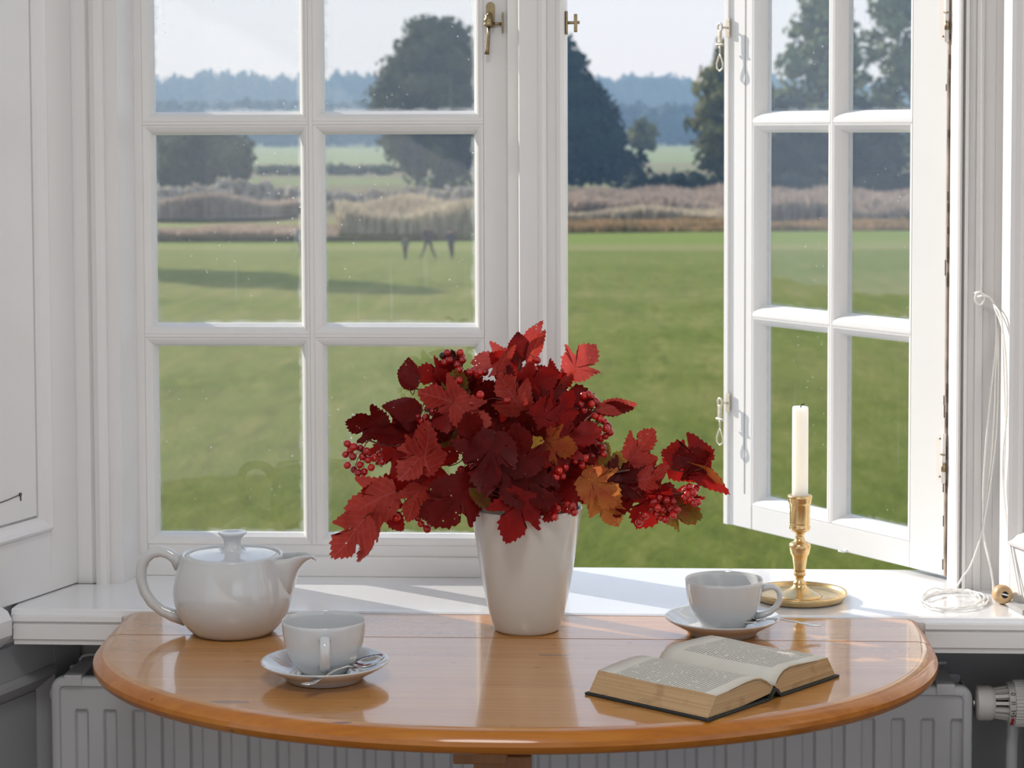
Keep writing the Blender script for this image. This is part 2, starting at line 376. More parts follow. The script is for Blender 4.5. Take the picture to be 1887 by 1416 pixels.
# right casing : sunlit reveal, bead, hollow and flat
HX = xat(1744, 2.957)
c2p = [(HX+.0035, 2.953), (xs(1762, 2.9), 2.905), (xs(1764, 2.898), 2.898), (xs(1768, 2.895), 2.895), (xs(1772, 2.898), 2.898), (xs(1773, 2.906), 2.906), (xs(1776, 2.906), 2.906), (xs(1777, 2.893), 2.893), (xs(1783, 2.892), 2.892), (xs(1785, 2.897), 2.897), (xs(1797, 2.901), 2.901), (xs(1798, 2.897), 2.897), (xs(1811, 2.897), 2.897), (xs(1812, 2.901), 2.901), (xs(1832, 2.901), 2.901), (xs(1833, 2.897), 2.897), (XR+.02, 2.897), (XR+.02, 2.955), (HX+.0035, 2.955)]
c2 = MB().prism(c2p, SILL-.0005, ZT)
o = st(c2, 'trim_3', M_WHITE); o['label'] = 'moulded white casing right of the open casement'
m = MB(); zz = SILL
for k in range(16):
    z0 = random.uniform(.76, 1.98); m.box(HX+.0018, HX+.0034, 2.9525, 2.9548, z0, z0+random.uniform(.02, .09))
mx = [937, 954.5, 958, 990, 994, 1000, 1007, 1009, 1024, 1026, 1033, 1040, 1043]
my = [2.930, 2.930, 2.905, 2.905, 2.901, 2.899, 2.902, 2.910, 2.910, 2.904, 2.901, 2.904, 2.915]
pts = [(xs(a, b), b) for a, b in zip(mx, my)]
pts = [(pts[0][0]-.0030, 2.9535)] + pts + [(pts[-1][0], 3.01), (pts[0][0]-.0025, 3.01)]
o = st(MB().prism(pts, SILL-.0005, ZT), 'trim_4', M_SASH); o['label'] = 'moulded white mullion between the closed and open casements'
hd = MB().prism([(2.884, 2.035), (2.884, 2.08), (3.03, 2.08), (3.03, 2.012), (2.955, 2.012), (2.955, 2.02)], XL+.0, XR, axis='x')
o = st(hd, 'trim_5', M_WHITE); o['label'] = 'white window head above the casements'

# ------------------------------------------------------------------ casements
BEAD = [(0, 0), (.003, .0005), (.0068, .0032), (.0092, .0060), (.0134, .0165), (.0135, .024), (0, .024)]
def make_sash(root, W_, panes_x, panes_z, H, z0, bx=.0, hook=None):
    """root-local: x 0..W_, room face y=0, z absolute"""
    T = .038; B = .0115
    xs_ = [p for a in panes_x for p in a]; zs_ = [p for a in panes_z for p in a]
    lo, hi = panes_x[0][0]-B, panes_x[-1][1]+B
    st(MB().box(0, lo, 0, T, z0, z0+H), 'stile', M_SASH, root, bevel=.0018)
    st(MB().box(hi, W_, 0, T, z0, z0+H), 'stile', M_SASH, root, bevel=.0018)
    st(MB().box(lo, hi, 0.0005, T-.0005, z0, panes_z[0][0]-B), 'rail', M_SASH, root, bevel=.0015)
    st(MB().box(lo, hi, 0.0005, T-.0005, panes_z[-1][1]+B, z0+H), 'rail', M_SASH, root, bevel=.0015)
    for i in range(len(panes_x)-1):
        a, b = panes_x[i][1]+B, panes_x[i+1][0]-B
        st(MB().prism([(a, .0), (b, 0), (b, .026), ((a+b)/2+.004, T), ((a+b)/2-.004, T), (a, .026)], panes_z[0][0]-B, panes_z[-1][1]+B), 'muntin', M_SASH, root, bevel=.001)
        mx0, mx1 = a, b
    for j in range(len(panes_z)-1):
        a, b = panes_z[j][1]+B, panes_z[j+1][0]-B
        for (xa, xb) in ((lo, mx0), (mx1, hi)):
            st(MB().prism([(0, a), (0, b), (.026, b), (T, (a+b)/2+.004), (T, (a+b)/2-.004), (.026, a)], xa, xb, axis='x'), 'muntin', M_SASH, root, bevel=.001)
    for (xa, xb) in panes_x:
        for (za, zb) in panes_z:
            st(MB().ring(xa-B, xb+B, za-B, zb+B, BEAD), 'glazing_bead', M_SASH, root)
            e = .003; x0, x1, q0, q1 = xa-e, xb+e, za-e, zb+e
            mb = MB().box(x0, x1, .018, .0195, q0, q1)
            uv = [((v[0]-x0)/(x1-x0), (v[2]-q0)/(q1-q0)) for v in mb.v]
            mb.build('pane', M_GLASS, root, uv=uv)
PZ = [(.806, 1.0705), (1.0985, 1.363), (1.391, 1.655), (1.683, 1.945)]
XS0 = xat(249, 2.955)
w1 = sroot('window_1', 'closed white casement window, left of the mullion'); w1.location = (XS0, 2.955, 0)
def gx(px): return xat(px, 2.973, 400)-XS0
W1 = xat(935.5, 2.955)-XS0
make_sash(w1, W1, [(gx(285), gx(557.5)), (gx(597), gx(877.5))], PZ, 1.252, .757)
# fixed bottom rail of the frame in front of the closed sash
m = MB().prism([(2.949, SILL-.0002), (2.949, .776), (2.9515, .7785), (2.954, .7785), (2.954, SILL-.0002)], XS0-.003, xat(937, 2.95), axis='x')
o = st(m, 'trim_6', M_SASH); o['label'] = 'low white frame rail under the closed casement'

w2 = sroot('window_2', 'white casement window standing open to the outside on the right'); w2.location = (HX, 2.957, 0)
OPEN = R_(-53.9); w2.rotation_euler = (0, 0, OPEN)
def flip(lst): return [(-b, -a) for a, b in reversed(lst)]
W2 = .476
# build in mirrored x : local x from -W2 to 0
class _Shift: pass
sub = bpy.data.objects.new('casement_sash', None)
PXr = [(.0795, .2195), (.2485, .4005)]
def sash_right():
    global M_SASH
    pan = [(W2-.4005, W2-.2485), (W2-.2195, W2-.0795)]
    pan = [(W2-b, W2-a) for a, b in PXr][::-1]
    before = set(bpy.data.objects)
    make_sash(w2, W2, pan, PZ, 1.252, .757)
    for ob in set(bpy.data.objects)-before:
        if ob.type == 'MESH': ob.data.transform(Matrix.Translation((-W2, 0, 0)))
sash_right()
# rebate step on the free stile
st(MB().box(-W2-.0005, -W2+.010, -.0035, .002, .757, 2.009), 'rebate_strip', M_SASH, w2, bevel=.001)
st(MB().box(-W2+.0455, -W2+.0475, -.0006, .001, .81, 1.95), 'paint_groove', simple('grey_groove', (.42, .42, .41), .6), w2)
# ------------------------------------------------------------------ window hardware (parts of the windows)
# latch with lever on the closed sash
def wl(px, py): q = on_y(px, py, 2.955); return float(q[0])-XS0, float(q[2])
lx, lz = wl(904, 40)
latch = MB().prism([(lx-.0058+.0116*(.5+.5*math.cos(a)), lz+.020+.0065*math.sin(a)) for a in [math.pi*k/8 for k in range(9)]] + [(lx-.0058, lz-.008), (lx+.0058, lz-.008)], -.0022, .001, axis='y').build('latch', M_OLDBR, w1, bevel=.0004, label='tarnished brass casement latch')
MB().tube([(lx-.001, -.002, lz+.010), (lx-.001, -.011, lz+.008), (lx-.001, -.013, lz-.0005)], .0036, 10).lathe([(.001, -.006), (.0062, -.005), (.0066, -.002), (.005, 0), (.0066, .002), (.0062, .004), (.0045, .006), (.0045, .010), (.001, .011)], 16, c=(lx-.002, -.013, lz-.0015)).build('pivot', M_OLDBR, latch)
MB().tube([(lx-.0015, -.013, lz-.004), (lx-.002, -.014, lz-.020), (lx-.0035, -.0145, lz-.038), (lx-.0045, -.0145, lz-.045)], [.0024, .0021, .0029, .0034], 10).build('lever', M_OLDBR, latch)
MB().tube([(lx+.002, -.006, lz-.003), (lx+.0160, -.004, lz-.003)], .0019, 8).box(lx+.0155, lx+.0170, -.006, .0005, lz-.016, lz+.0125).build('strike', M_OLDBR, latch)
# catch plate with cross bar on the mullion
cx_, cz_ = [float(q) for q in (on_y(1044.5, 42, 2.915)[0], on_y(1044.5, 42, 2.915)[2])]
m4 = bpy.data.objects['trim_4']
k1 = MB().box(cx_-.0015, cx_+.0012, 2.910, 2.924, cz_-.0155, cz_+.0155).build('catch_plate', M_OLDBR, m4, bevel=.0004, label='brass catch for the open casement')
MB().tube([(cx_, 2.916, cz_), (cx_+.0172, 2.915, cz_+.0003)], .0021, 10).box(cx_+.0095, cx_+.0140, 2.910, 2.920, cz_-.0125, cz_+.0115).build('cross_bar', M_OLDBR, k1, bevel=.0006)
# two hook-and-ring fasteners hanging from the free stile of the open casement
def wr(px, py):
    d = ray(px, py); dr = np.array([-math.cos(-OPEN), math.sin(-OPEN)])  # local -x in world
    A = np.array([[d[0], -dr[0]], [d[1], -dr[1]]]); k, w = np.linalg.solve(A, np.array([HX, 2.957])-CO[:2]); return -w, float(CO[2]+k*d[2])
for (px, py, mm) in ((1346, 50, M_PAINTBR), (1346, 741, M_PAINTBR)):
    ax, az = wr(px, py); ax = max(ax, -W2+.003)
    pl = MB().prism([(ax-.004, az+.013), (ax+.003, az+.013), (ax+.003, az-.015), (ax-.004, az-.015)], -.0055, -.0030, axis='y').build('fastener_plate', mm, w2, bevel=.0006, label='pale brass plate of a hanging window fastener')
    yy = -.014
    hx = ax-.006
    MB().tube([(ax, -.004, az-.001), (ax-.001, yy, az-.001)], .0017, 8).tube([(hx-.002+.0052*math.cos(a), yy, az-.0005+.0062*math.sin(a)) for a in [2*math.pi*k/14 for k in range(14)]], .0016, 8, closed=True).build('eye', mm, pl)
    MB().box(hx-.0058, hx+.0010, yy-.0022, yy+.0022, az-.024, az-.0045).tube([(hx-.0105, yy, az-.0265), (hx+.0055, yy, az-.0265)], [.0024, .0024], 8).build('barrel', mm, pl, bevel=.0009)
    lp = [(hx-.0022, az-.040), (hx-.0060, az-.0475), (hx-.0098, az-.0555), (hx-.0092, az-.0625), (hx-.0022, az-.0670), (hx+.0048, az-.0625), (hx+.0054, az-.0555), (hx+.0016, az-.0475)]
    MB().tube([(hx-.0022, yy, az-.026), (hx-.0022, yy, az-.040)], .0015, 8).tube([(x, yy, z) for x, z in lp], .0013, 8, closed=True).build('pull_ring', mm, pl)
# painted hinges at the right edge
for pz_ in (on_y(1740, 846, 2.95)[2], on_y(1740, 30, 2.95)[2]):
    pz_ = float(pz_)
    hg = MB()
    for sgn in (-1, 1):
        for h0 in (-1, 1): pass
    hg.prism([(-.0155, pz_-.020), (-.012, pz_-.031), (-.003, pz_-.0345), (-.0005, pz_-.0345), (-.0005, pz_+.0345), (-.003, pz_+.0345), (-.012, pz_+.031), (-.0155, pz_+.020)], -.0014, .0004, axis='y')
    hp = hg.build('hinge', M_WORN, w2, bevel=.0004, label='painted-over hinge with dark worn knuckle')
    MB().tube([(.0006, -.0030, pz_-.034), (.0006, -.0030, pz_+.034)], .0030, 10).build('knuckle', M_WORN, hp)
    MB().tube([(.0020, -.0042, pz_-.018), (.0020, -.0042, pz_-.0065)], .0034, 10).box(-.002, .0048, -.0072, -.004, pz_+.0045, pz_+.0062).build('pin', M_OLDBR, hp)
    for zz_ in (-.026, .026): MB().lathe([(.0017, 0), (.0014, .0006)], 10).build('screw', M_OLDBR, hp).matrix_local = Matrix.Translation((-.0085, -.0015, pz_+zz_)) @ Matrix.Rotation(R_(90), 4, 'X')
# dirt-filled joint between casement and frame, flaking here and there
cj = MB(); z = .757
cj.box(-.0004, .0010, -.0006, .0100, .757, 2.005)
st(cj, 'open_joint', simple('joint_grime', (.50, .41, .34), .9, var=.6, vs=18), w2)
cj = MB()
for k in range(30):
    z0 = random.choice([random.uniform(.9, .93), random.uniform(.92, 1.02), random.uniform(1.15, 1.2), random.uniform(1.2, 1.27), random.uniform(1.34, 1.5), random.uniform(.76, .9)])
    x0 = random.choice([-.0030, -.0022, .0012, .0022, .0030]); cj.box(x0, x0+random.uniform(.0006, .0016), -.0009, .0005, z0, z0+random.uniform(.004, .022))
st(cj, 'flaked_paint', M_CRACK, w2)
# small metal eye on the bottom rail
ex_, ez_ = wr(1560, 1015)
MB().tube([(ex_+.004*math.cos(a)*1.6, -.008+.004*math.sin(a), ez_) for a in [2*math.pi*k/12 for k in range(12)]], .0013, 6, closed=True).tube([(ex_, .002, ez_), (ex_, -.006, ez_)], .0012, 6).build('rail_eye', M_SASH, w2)
# ------------------------------------------------------------------ TABLE
tb = empty('drop_leaf_table', (-.1395, 2.5, 0), label='half-oval lacquered pine table pushed against the window sill', cat='table')
TZ = .75; TX, TY = -.1395, 2.5
AX, BY, SEAM, BACK = .497, .392, 2.6025, 2.7265
EDGE = [(-.012, 0), (-.004, -.0012), (.003, -.0045), (.0075, -.0105), (.008, -.0155), (.005, -.0215), (-.001, -.0255), (-.012, -.027)]
def board(outline, edge_on):
    """outline: ccw (x,y); edge_on[i]: 1 where vertex gets the rounded edge, 0 where it is cut straight"""
    n = len(outline); vs = []; fs = []
    for (dx, dz) in EDGE:
        for i, (x, y) in enumerate(outline):
            k = edge_on[i]; nx, ny = NRM(outline, i)
            off = dx if k else 0
            vs.append((x+nx*off-TX, y+ny*off-TY, TZ+dz))
    m = MB()
    for r in range(len(EDGE)-1):
        for i in range(n): fs.append((r*n+i, r*n+(i+1) % n, (r+1)*n+(i+1) % n, (r+1)*n+i))
    m.add(vs, fs, True); m.add(vs, [tuple(range(n))], False); m.add(vs, [tuple(range((len(EDGE)-1)*n, len(EDGE)*n))[::-1]], False)
    return m
def NRM(o, i):
    a = o[i-1]; b = o[(i+1) % len(o)]
    if i in NRMX: return NRMX[i]
    dx, dy = b[0]-a[0], b[1]-a[1]; l = math.hypot(dx, dy); return dy/l, -dx/l
out = []; on = []
for k in range(97):
    a = math.pi + math.pi*k/96; ca, sa = math.cos(a), math.sin(a)
    x = TX + AX*math.copysign(abs(ca)**.97, ca); y = SEAM - .012 - .0 + (BY)*math.copysign(abs(sa)**.97, sa)
    out.append((x, y))
out = [(TX-AX-.001, SEAM)] + out + [(TX+AX+.001, SEAM)]; on = [1]*len(out)
NRMX = {0: (-1, 0), len(out)-1: (1, 0)}
leaf_b = board(out, on)
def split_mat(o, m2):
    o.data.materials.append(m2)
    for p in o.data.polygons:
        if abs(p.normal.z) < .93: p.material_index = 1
o = leaf_b.build('drop_leaf', M_PINE, tb); split_mat(o, M_PINER); o.data.set_sharp_from_angle(angle=R_(30))
out = [(TX-AX-.001, SEAM+.0024), (TX+AX+.001, SEAM+.0024), (TX+AX+.0005, BACK), (TX-AX-.0035, BACK)]
NRMX = {0: (-1, 0), 1: (1, 0), 2: (1, 0), 3: (-1, 0)}
o = board(out, [1, 1, 1, 1]).build('fixed_plank', M_PINE, tb); split_mat(o, M_PINER); o.data.set_sharp_from_angle(angle=R_(30))
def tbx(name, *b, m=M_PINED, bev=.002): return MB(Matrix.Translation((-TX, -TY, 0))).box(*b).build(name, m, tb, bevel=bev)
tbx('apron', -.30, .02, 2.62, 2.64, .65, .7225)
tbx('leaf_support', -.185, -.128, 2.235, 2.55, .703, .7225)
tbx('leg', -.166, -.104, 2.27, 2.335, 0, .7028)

# ------------------------------------------------------------------ RADIATOR
rad = empty('radiator', (-.16, 2.80, 0), label='white fluted panel radiator under the window sill', cat='radiator')
RM = Matrix.Translation((.16, -2.80, 0))
RL, RR, RT, RB = float(on_y(93, 1300, 2.76)[0]), float(on_y(1793, 1300, 2.76)[0]), .655, .12
YF = 2.762
# front sheet with pressed flutes
per = .0378; x = RL+.0305; cols = [(RL+.012, 0)]
while x+.016 < RR-.012:
    cols += [(x, 0), (x+.003, 1), (x+.0155, 1), (x+.0185, 0)]; x += per
cols.append((RR-.012, 0))
rows = [(RT-.012, 0), (.6125, 0), (.6085, 1), (RB+.05, 1), (RB+.045, 0), (RB+.012, 0)]
vs = [(x, YF+.0025-(-.006*a*b), z) for z, b in rows for x, a in cols]; nc = len(cols)
fs = [(r*nc+c, r*nc+c+1, (r+1)*nc+c+1, (r+1)*nc+c) for r in range(len(rows)-1) for c in range(nc-1)]
MB(RM).add(vs, fs).build('fluted_panel', M_RAD, rad, bevel=.0012)
# rounded rim around the sheet
def rrect(x0, x1, z0, z1, r, n=6):
    p = []
    for cx, cz, a0 in ((x1-r, z1-r, 0), (x0+r, z1-r, 90), (x0+r, z0+r, 180), (x1-r, z0+r, 270)):
        for k in range(n+1): a = R_(a0+90*k/n); p.append((cx+r*math.cos(a), cz+r*math.sin(a)))
    return p
def ringpoly(mb, rings):
    n = len(rings[0][0]); vs = []
    for p, y in rings: vs += [(q[0], y, q[1]) for q in p]
    fs = [(r*n+i, r*n+(i+1) % n, (r+1)*n+(i+1) % n, (r+1)*n+i) for r in range(len(rings)-1) for i in range(n)]
    return mb.add(vs, fs, True)
rr = lambda i, r: rrect(RL+i, RR-i, RB+i, RT-i, r)
o = ringpoly(MB(RM), [(rr(.013, .006), YF+.004), (rr(.0125, .006), YF+.0005), (rr(.011, .007), YF-.0015), (rr(.003, .013), YF-.0015), (rr(.0005, .015), YF+.001), (rr(0, .0155), YF+.006), (rr(0, .0155), YF+.012)]).build('panel_rim', M_RAD, rad, auto=50)
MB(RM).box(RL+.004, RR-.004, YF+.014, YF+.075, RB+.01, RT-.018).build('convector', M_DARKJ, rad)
for xx in (RL+.001, RR-.004): MB(RM).box(xx, xx+.003, YF+.012, YF+.085, RB+.01, RT-.012).build('side_cover', M_RAD, rad)
MB(RM).box(RL+.004, RR-.004, YF+.078, YF+.088, RB+.01, RT-.004).build('rear_panel', M_RAD, rad, bevel=.003)
for px in (135, 1742):
    bx = xat(px, YF, 1250)
    MB(RM).prism([(YF-.0035, RT-.0105), (YF-.0035, RT+.002), (YF-.002, RT+.0035), (YF+.09, RT+.0035), (YF+.09, RT+.0005), (YF+.0012, RT+.0005), (YF-.0012, RT-.0105)], bx-.011, bx+.0115, axis='x').build('mounting_clip', M_RAD, rad, bevel=.0006)
    MB(RM).tube([(bx-.011, YF+.075, RT+.004), (bx-.006, YF+.075, RT+.010), (bx+.004, YF+.075, RT+.012), (bx+.012, YF+.075, RT+.012)], .0022, 6).build('clip_wire', M_RAD, rad)
MB(RM).lathe([(.0001, 0), (.007, .0004), (.009, .003), (.009, .006), (.0001, .0062)], 20, axis='x', caps=False, c=(RL-.0055, YF+.02, .628)).build('bleed_plug', M_RAD, rad)
# thermostat valve
TQ = on_y(1830, 1296, 2.785); TZc = float(TQ[2]); TXc = float(on_y(1798, 1296, 2.785)[0])
pxm = float(on_y(1866, 1296, 2.785)[0]-on_y(1856, 1296, 2.785)[0])/10
def tx(px): return TXc+(px-1798)*pxm
th = empty('thermostat_valve', (TXc, 2.785, TZc), label='white ribbed radiator thermostat with printed numbers', cat='thermostat')
TM = Matrix.Translation((-TXc, -2.785, -TZc)); cc = (0, 2.785, TZc)
MB(TM).lathe([(.004, tx(1789)), (.0055, tx(1789)), (.0055, tx(1800)), (.004, tx(1800))], 16, axis='x', c=cc).build('valve_pin', M_STEEL, th)
MB(TM).lathe([(.006, tx(1797)), (.019, tx(1797.5)), (.0215, tx(1800)), (.0222, tx(1804)), (.0222, tx(1822)), (.0212, tx(1828)), (.0195, tx(1831)), (.012, tx(1832))], 40, axis='x', c=cc).build('collar', M_PLAST, th, auto=40)
MB(TM).lathe([(.0135, tx(1829)), (.0140, tx(1858))], 24, axis='x', c=cc).build('inner_sleeve', M_BLACK, th)
m = MB(TM)
for k in range(14):
    a = 2*math.pi*k/14+.22; w = .0021
    for (x0, x1, r0, r1) in ((1829, 1856, .0140, .0205),):
        ca, sa = math.cos(a), math.sin(a); vs = []
        for xx, ra, rb in ((tx(x0), .012, .0195), (tx(x1), .012, .0225)):
            for r in (ra, rb):
                for s_ in (-w, w): vs.append((xx, 2.785+ca*r-sa*s_, TZc+sa*r+ca*s_))
        m.add(vs, [(0, 1, 3, 2), (4, 6, 7, 5), (0, 2, 6, 4), (1, 5, 7, 3), (2, 3, 7, 6), (0, 4, 5, 1)])
m.build('slotted_neck', M_PLAST, th)
MB(TM).lathe([(.012, tx(1855)), (.0268, tx(1855)), (.0272, tx(1856)), (.0276, tx(1866)), (.012, tx(1866.5))], 48, axis='x', c=cc).build('number_ring', M_PLAST2, th, auto=40)
seg = 168; prof = [(.9, tx(1866)), (.985, tx(1867)), (1, tx(1869)), (1.02, tx(1905)), (.95, tx(1912))]
vs = []
for (q, xx) in prof:
    for k in range(seg):
        a = 2*math.pi*k/seg; r = q*(.0288+.0009*(1 if (k % 4) < 2 else -1)); vs.append((xx, 2.785+r*math.cos(a), TZc+r*math.sin(a)))
fs = [(i*seg+k, i*seg+(k+1) % seg, (i+1)*seg+(k+1) % seg, (i+1)*seg+k) for i in range(len(prof)-1) for k in range(seg)] + [tuple(range(seg)), tuple(range((len(prof)-1)*seg, len(prof)*seg))]
MB(TM).add(vs, fs).build('ribbed_knob', M_PLAST, th)
def glyph(txt, x, a, size, mt, par, rot):
    c = bpy.data.curves.new('numeral', 'FONT'); c.body = txt; c.size = size; c.align_x = 'CENTER'; c.align_y = 'CENTER'; c.extrude = .0001
    c.resolution_u = 3; tmp = bpy.data.objects.new('numeral', c); COL.objects.link(tmp)
    me = bpy.data.meshes.new_from_object(tmp.evaluated_get(bpy.context.evaluated_depsgraph_get())); bpy.data.objects.remove(tmp)
    me.materials.clear(); me.materials.append(mt); o = bpy.data.objects.new('numeral', me); link(o, par)
    r = .0277; n = Vector((0, -math.cos(a), math.sin(a))); u = Vector((0, math.sin(a), math.cos(a)))
    X = Vector((1, 0, 0))
    M = Matrix.Identity(4); e1 = -u if rot else X; e2 = X if rot else u     # digits turned a quarter
    for i in range(3): M[i][0], M[i][1], M[i][2], M[i][3] = e1[i], e2[i], n[i], (Vector((x-TXc, 0, 0))+n*r)[i]
    o.matrix_local = M
for txt, px, py, mt in (('0', 1861, 1271, M_INK), ('II', 1861, 1286, M_INK), ('I', 1861, 1300.5, M_INK), ('\u2022', 1861, 1305, M_INK), ('5', 1861, 1310.5, M_INK)):
    a = math.asin(max(-1, min(1, (1296-py)*pxm/.0277))); glyph(txt, tx(px), a, .0088, mt, th, True)
m = MB(TM)
for k in range(5):
    a0 = math.asin((1296-1316)*pxm/.0277)-.13*k; vs = []
    for a in (a0, a0-.13):
        for xx in (tx(1858.5), tx(1863.5)): vs += [(xx, 2.785-math.cos(a)*.0278, TZc+math.sin(a)*.0278), (xx, 2.785-math.cos(a)*.0270, TZc+math.sin(a)*.0270)]
    m.add(vs, [(0, 2, 6, 4), (0, 1, 3, 2), (4, 6, 7, 5), (0, 4, 5, 1), (2, 3, 7, 6)])
m.build('red_mark', M_RED, th)
MB(TM).tube([(tx(1872), 2.80, TZc-.005), (tx(1872), 2.81, TZc-.06), (tx(1872), 2.83, TZc-.60)], .008, 12).build('supply_pipe', M_RAD, th)

# ------------------------------------------------------------------ things on table and sill
def at_table(px, py, z=TZ): q = on_z(px, py, z); return (float(q[0]), float(q[1]), z)
# teapot
tpL = at_table(430, 1165.5); TS = 1.0
tea = empty('teapot', tpL, R_(-4), label='round white porcelain teapot with lid and curled handle', cat='teapot')
body = [(.0001, .003), (.040, .003), (.0455, .0003), (.0490, .0012), (.0545, .0065), (.0620, .0155), (.0685, .0275), (.0722, .040), (.0732, .0495), (.0724, .060), (.0702, .071), (.0672, .082), (.0636, .0915), (.0622, .0950), (.0618, .0972), (.0607, .0982), (.0590, .0975), (.0580, .0955), (.0575, .0935), (.0001, .093)]
bo = MB().lathe(body, 72, caps=False).build('body', M_CERAM, tea)
lid = MB().lathe([(.0001, .0935), (.0566, .0938), (.0573, .0952), (.0566, .0962), (.050, .0975), (.035, .0992), (.020, .1003), (.0135, .1013), (.0112, .1035), (.0102, .1085), (.0104, .1135), (.0118, .1175), (.0150, .1208), (.0171, .1222), (.0177, .1237), (.0168, .1249), (.0145, .1247), (.0110, .1237), (.006, .1229), (.0001, .1227)], 56, caps=False).build('lid', M_CERAM, tea)
hp = [(-.0655, .0795), (-.0725, .0905), (-.0815, .0965), (-.0915, .0985), (-.1020, .0962), (-.1110, .0885), (-.1158, .076), (-.1160, .062), (-.1115, .0475), (-.1025, .0345), (-.0900, .0250), (-.0770, .0195), (-.0600, .0150)]
hr = [(.0055, .0090), (.0058, .0075)]+[(.0058, .0068)]*9+[(.0062, .0078), (.0065, .0090)]
MB().tube([(x, 0, z) for x, z in hp], hr, 14, flat=(0, 1, 0)).build('handle', M_CERAM, tea)
# spout : V-shaped open pouring lip (outer shell, rounded keel)
secs = [(.052, .024, .040, .0968), (.0740, .0235, .0440, .0973), (.0775, .0215, .0620, .0980), (.0815, .0185, .0755, .0987), (.0870, .0150, .0850, .0992), (.0925, .0115, .0908, .0994), (.0970, .0090, .0938, .0985), (.1000, .0075, .0938, .0966), (.1015, .0062, .0920, .0945)]
n = 13; vs = []
for (x, w, zb_, zt_) in secs:
    for k in range(n):
        t_ = -1+2*k/(n-1); y = w*math.sin(t_*math.pi/2); z = zb_+(zt_-zb_)*(abs(t_)**2.2)
        vs.append((x+(.002*(1-abs(t_)) if x > .095 else 0), y, z))
fs = [(i*n+k, i*n+k+1, (i+1)*n+k+1, (i+1)*n+k) for i in range(len(secs)-1) for k in range(n-1)]
fs += [(len(secs)*n-n+k, len(secs)*n-n+k+1, len(secs)*n-1-k-1, len(secs)*n-1-k) for k in range(n//2-1)]
sp = MB().add(vs, fs, True)
o = sp.build('spout', M_CERAM, tea)
md = o.modifiers.new('thick', 'SOLIDIFY'); md.thickness = .0028; md.offset = -1
sb = o.modifiers.new('sub', 'SUBSURF'); sb.levels = 1; sb.render_levels = 2

# cups and saucers
def saucer(loc, r, label, rz=0):
    s_ = empty('saucer', loc, rz, label=label, cat='saucer', group='white saucers')
    k = r/.0725
    pr = [(.0001, .004), (.030, .0038), (.0385, .0035), (.0395, .0008), (.0415, .0002), (.0435, .0010), (.047, .0060), (.056, .0105), (.0645, .0152), (.0705, .0190), (.0722, .0207), (.0725, .0216), (.0718, .0222), (.0703, .0216), (.063, .0178), (.053, .0128), (.045, .0092), (.040, .0078), (.033, .0073), (.030, .0079), (.028, .0073), (.0001, .0070)]
    MB().lathe([(a*k, b) for a, b in pr], 64, caps=False).build('dish', M_CERAM, s_)
    return s_
def cup(loc, r, rz, label):
    c = empty('teacup', loc, rz, label=label, cat='cup', group='white teacups')
    k = r/.0475
    pr = [(.0001, .0035), (.022, .0035), (.0245, .0002), (.0268, .0004), (.0300, .0050), (.0345, .0105), (.0392, .0180), (.0428, .0265), (.0452, .0360), (.0466, .0460), (.0473, .0555), (.0475, .0592), (.0471, .0602), (.0464, .0597), (.0457, .0550), (.0448, .0450), (.0432, .0350), (.0408, .0262), (.0372, .0180), (.0320, .0112), (.0250, .0075), (.0001, .0062)]
    MB().lathe([(a*k, b) for a, b in pr], 64, caps=False).build('bowl', M_CERAM, c)
    hp = [(.0440, .0465), (.0520, .0495), (.0590, .0500), (.0650, .0470), (.0682, .0410), (.0680, .0330), (.0640, .0250), (.0560, .0185), (.0470, .0150), (.0360, .0130)]
    hr = [(.0075, .0042), (.0062, .0040)]+[(.0056, .0038)]*6+[(.0062, .0042), (.0078, .0046)]
    MB().tube([(x*k, 0, z) for x, z in hp], hr, 12, flat=(0, 1, 0)).build('handle', M_CERAM, c)
    return c
s1 = at_table(599, 1252); saucer(s1, .0722, 'white saucer in front of the teapot holding cup and spoon')
cup((s1[0]-.0008, s1[1]-.0005, TZ+.0082), .0470, R_(-81), 'white teacup near the teapot, handle towards the viewer')
s2 = at_table(1331, 1168); saucer(s2, .0705, 'white saucer behind the open book')
cup((s2[0]+.002, s2[1], TZ+.0082), .0475, R_(2), 'white teacup behind the open book, handle to the right')

# spoons
def spoon(loc, rz, tilt, roll, label, L=.122):
    s_ = bpy.data.objects.new('teaspoon', None); link(s_); props(s_, label, 'spoon', 'steel teaspoons')
    s_.matrix_world = Matrix.Translation(loc) @ Matrix.Rotation(rz, 4, 'Z') @ Matrix.Rotation(tilt, 4, 'Y') @ Matrix.Rotation(roll, 4, 'X')
    # bowl : shallow egg-shaped dish, x from 0 to .046
    n, r = 20, 6; vs = [(.021, 0, -.0062)]; fs = []
    for j in range(1, r+1):
        q = j/r
        for k in range(n):
            a = 2*math.pi*k/n; rx = .0225*(1.0+.12*math.cos(a)*0); ex = .021+q*rx*math.cos(a); ey = q*.0148*math.sin(a)*(1-.16*math.cos(a))
            vs.append((ex, ey, -.0062*(1-q**2.2)))
    for k in range(n): fs.append((0, 1+k, 1+(k+1) % n))
    for j in range(r-1):
        for k in range(n): fs.append((1+j*n+k, 1+(j+1)*n+k, 1+(j+1)*n+(k+1) % n, 1+j*n+(k+1) % n))
    b = MB().add(vs, fs, True).build('bowl', M_STEEL, s_)
    md = b.modifiers.new('thick', 'SOLIDIFY'); md.thickness = .0011
    hp = [(-.0005, -.0008), (-.012, .0045), (-.03, .0062), (-.05, .0050), (-.068, .0035), (-.079, .0052)]
    hr = [(.0034, .0012), (.0021, .0013), (.0021, .0011), (.0034, .0011), (.0062, .0011), (.0045, .0009)]
    MB().tube([(x, 0, z) for x, z in hp], hr, 10, flat=(0, 1, 0)).build('handle', M_STEEL, s_)
    return s_
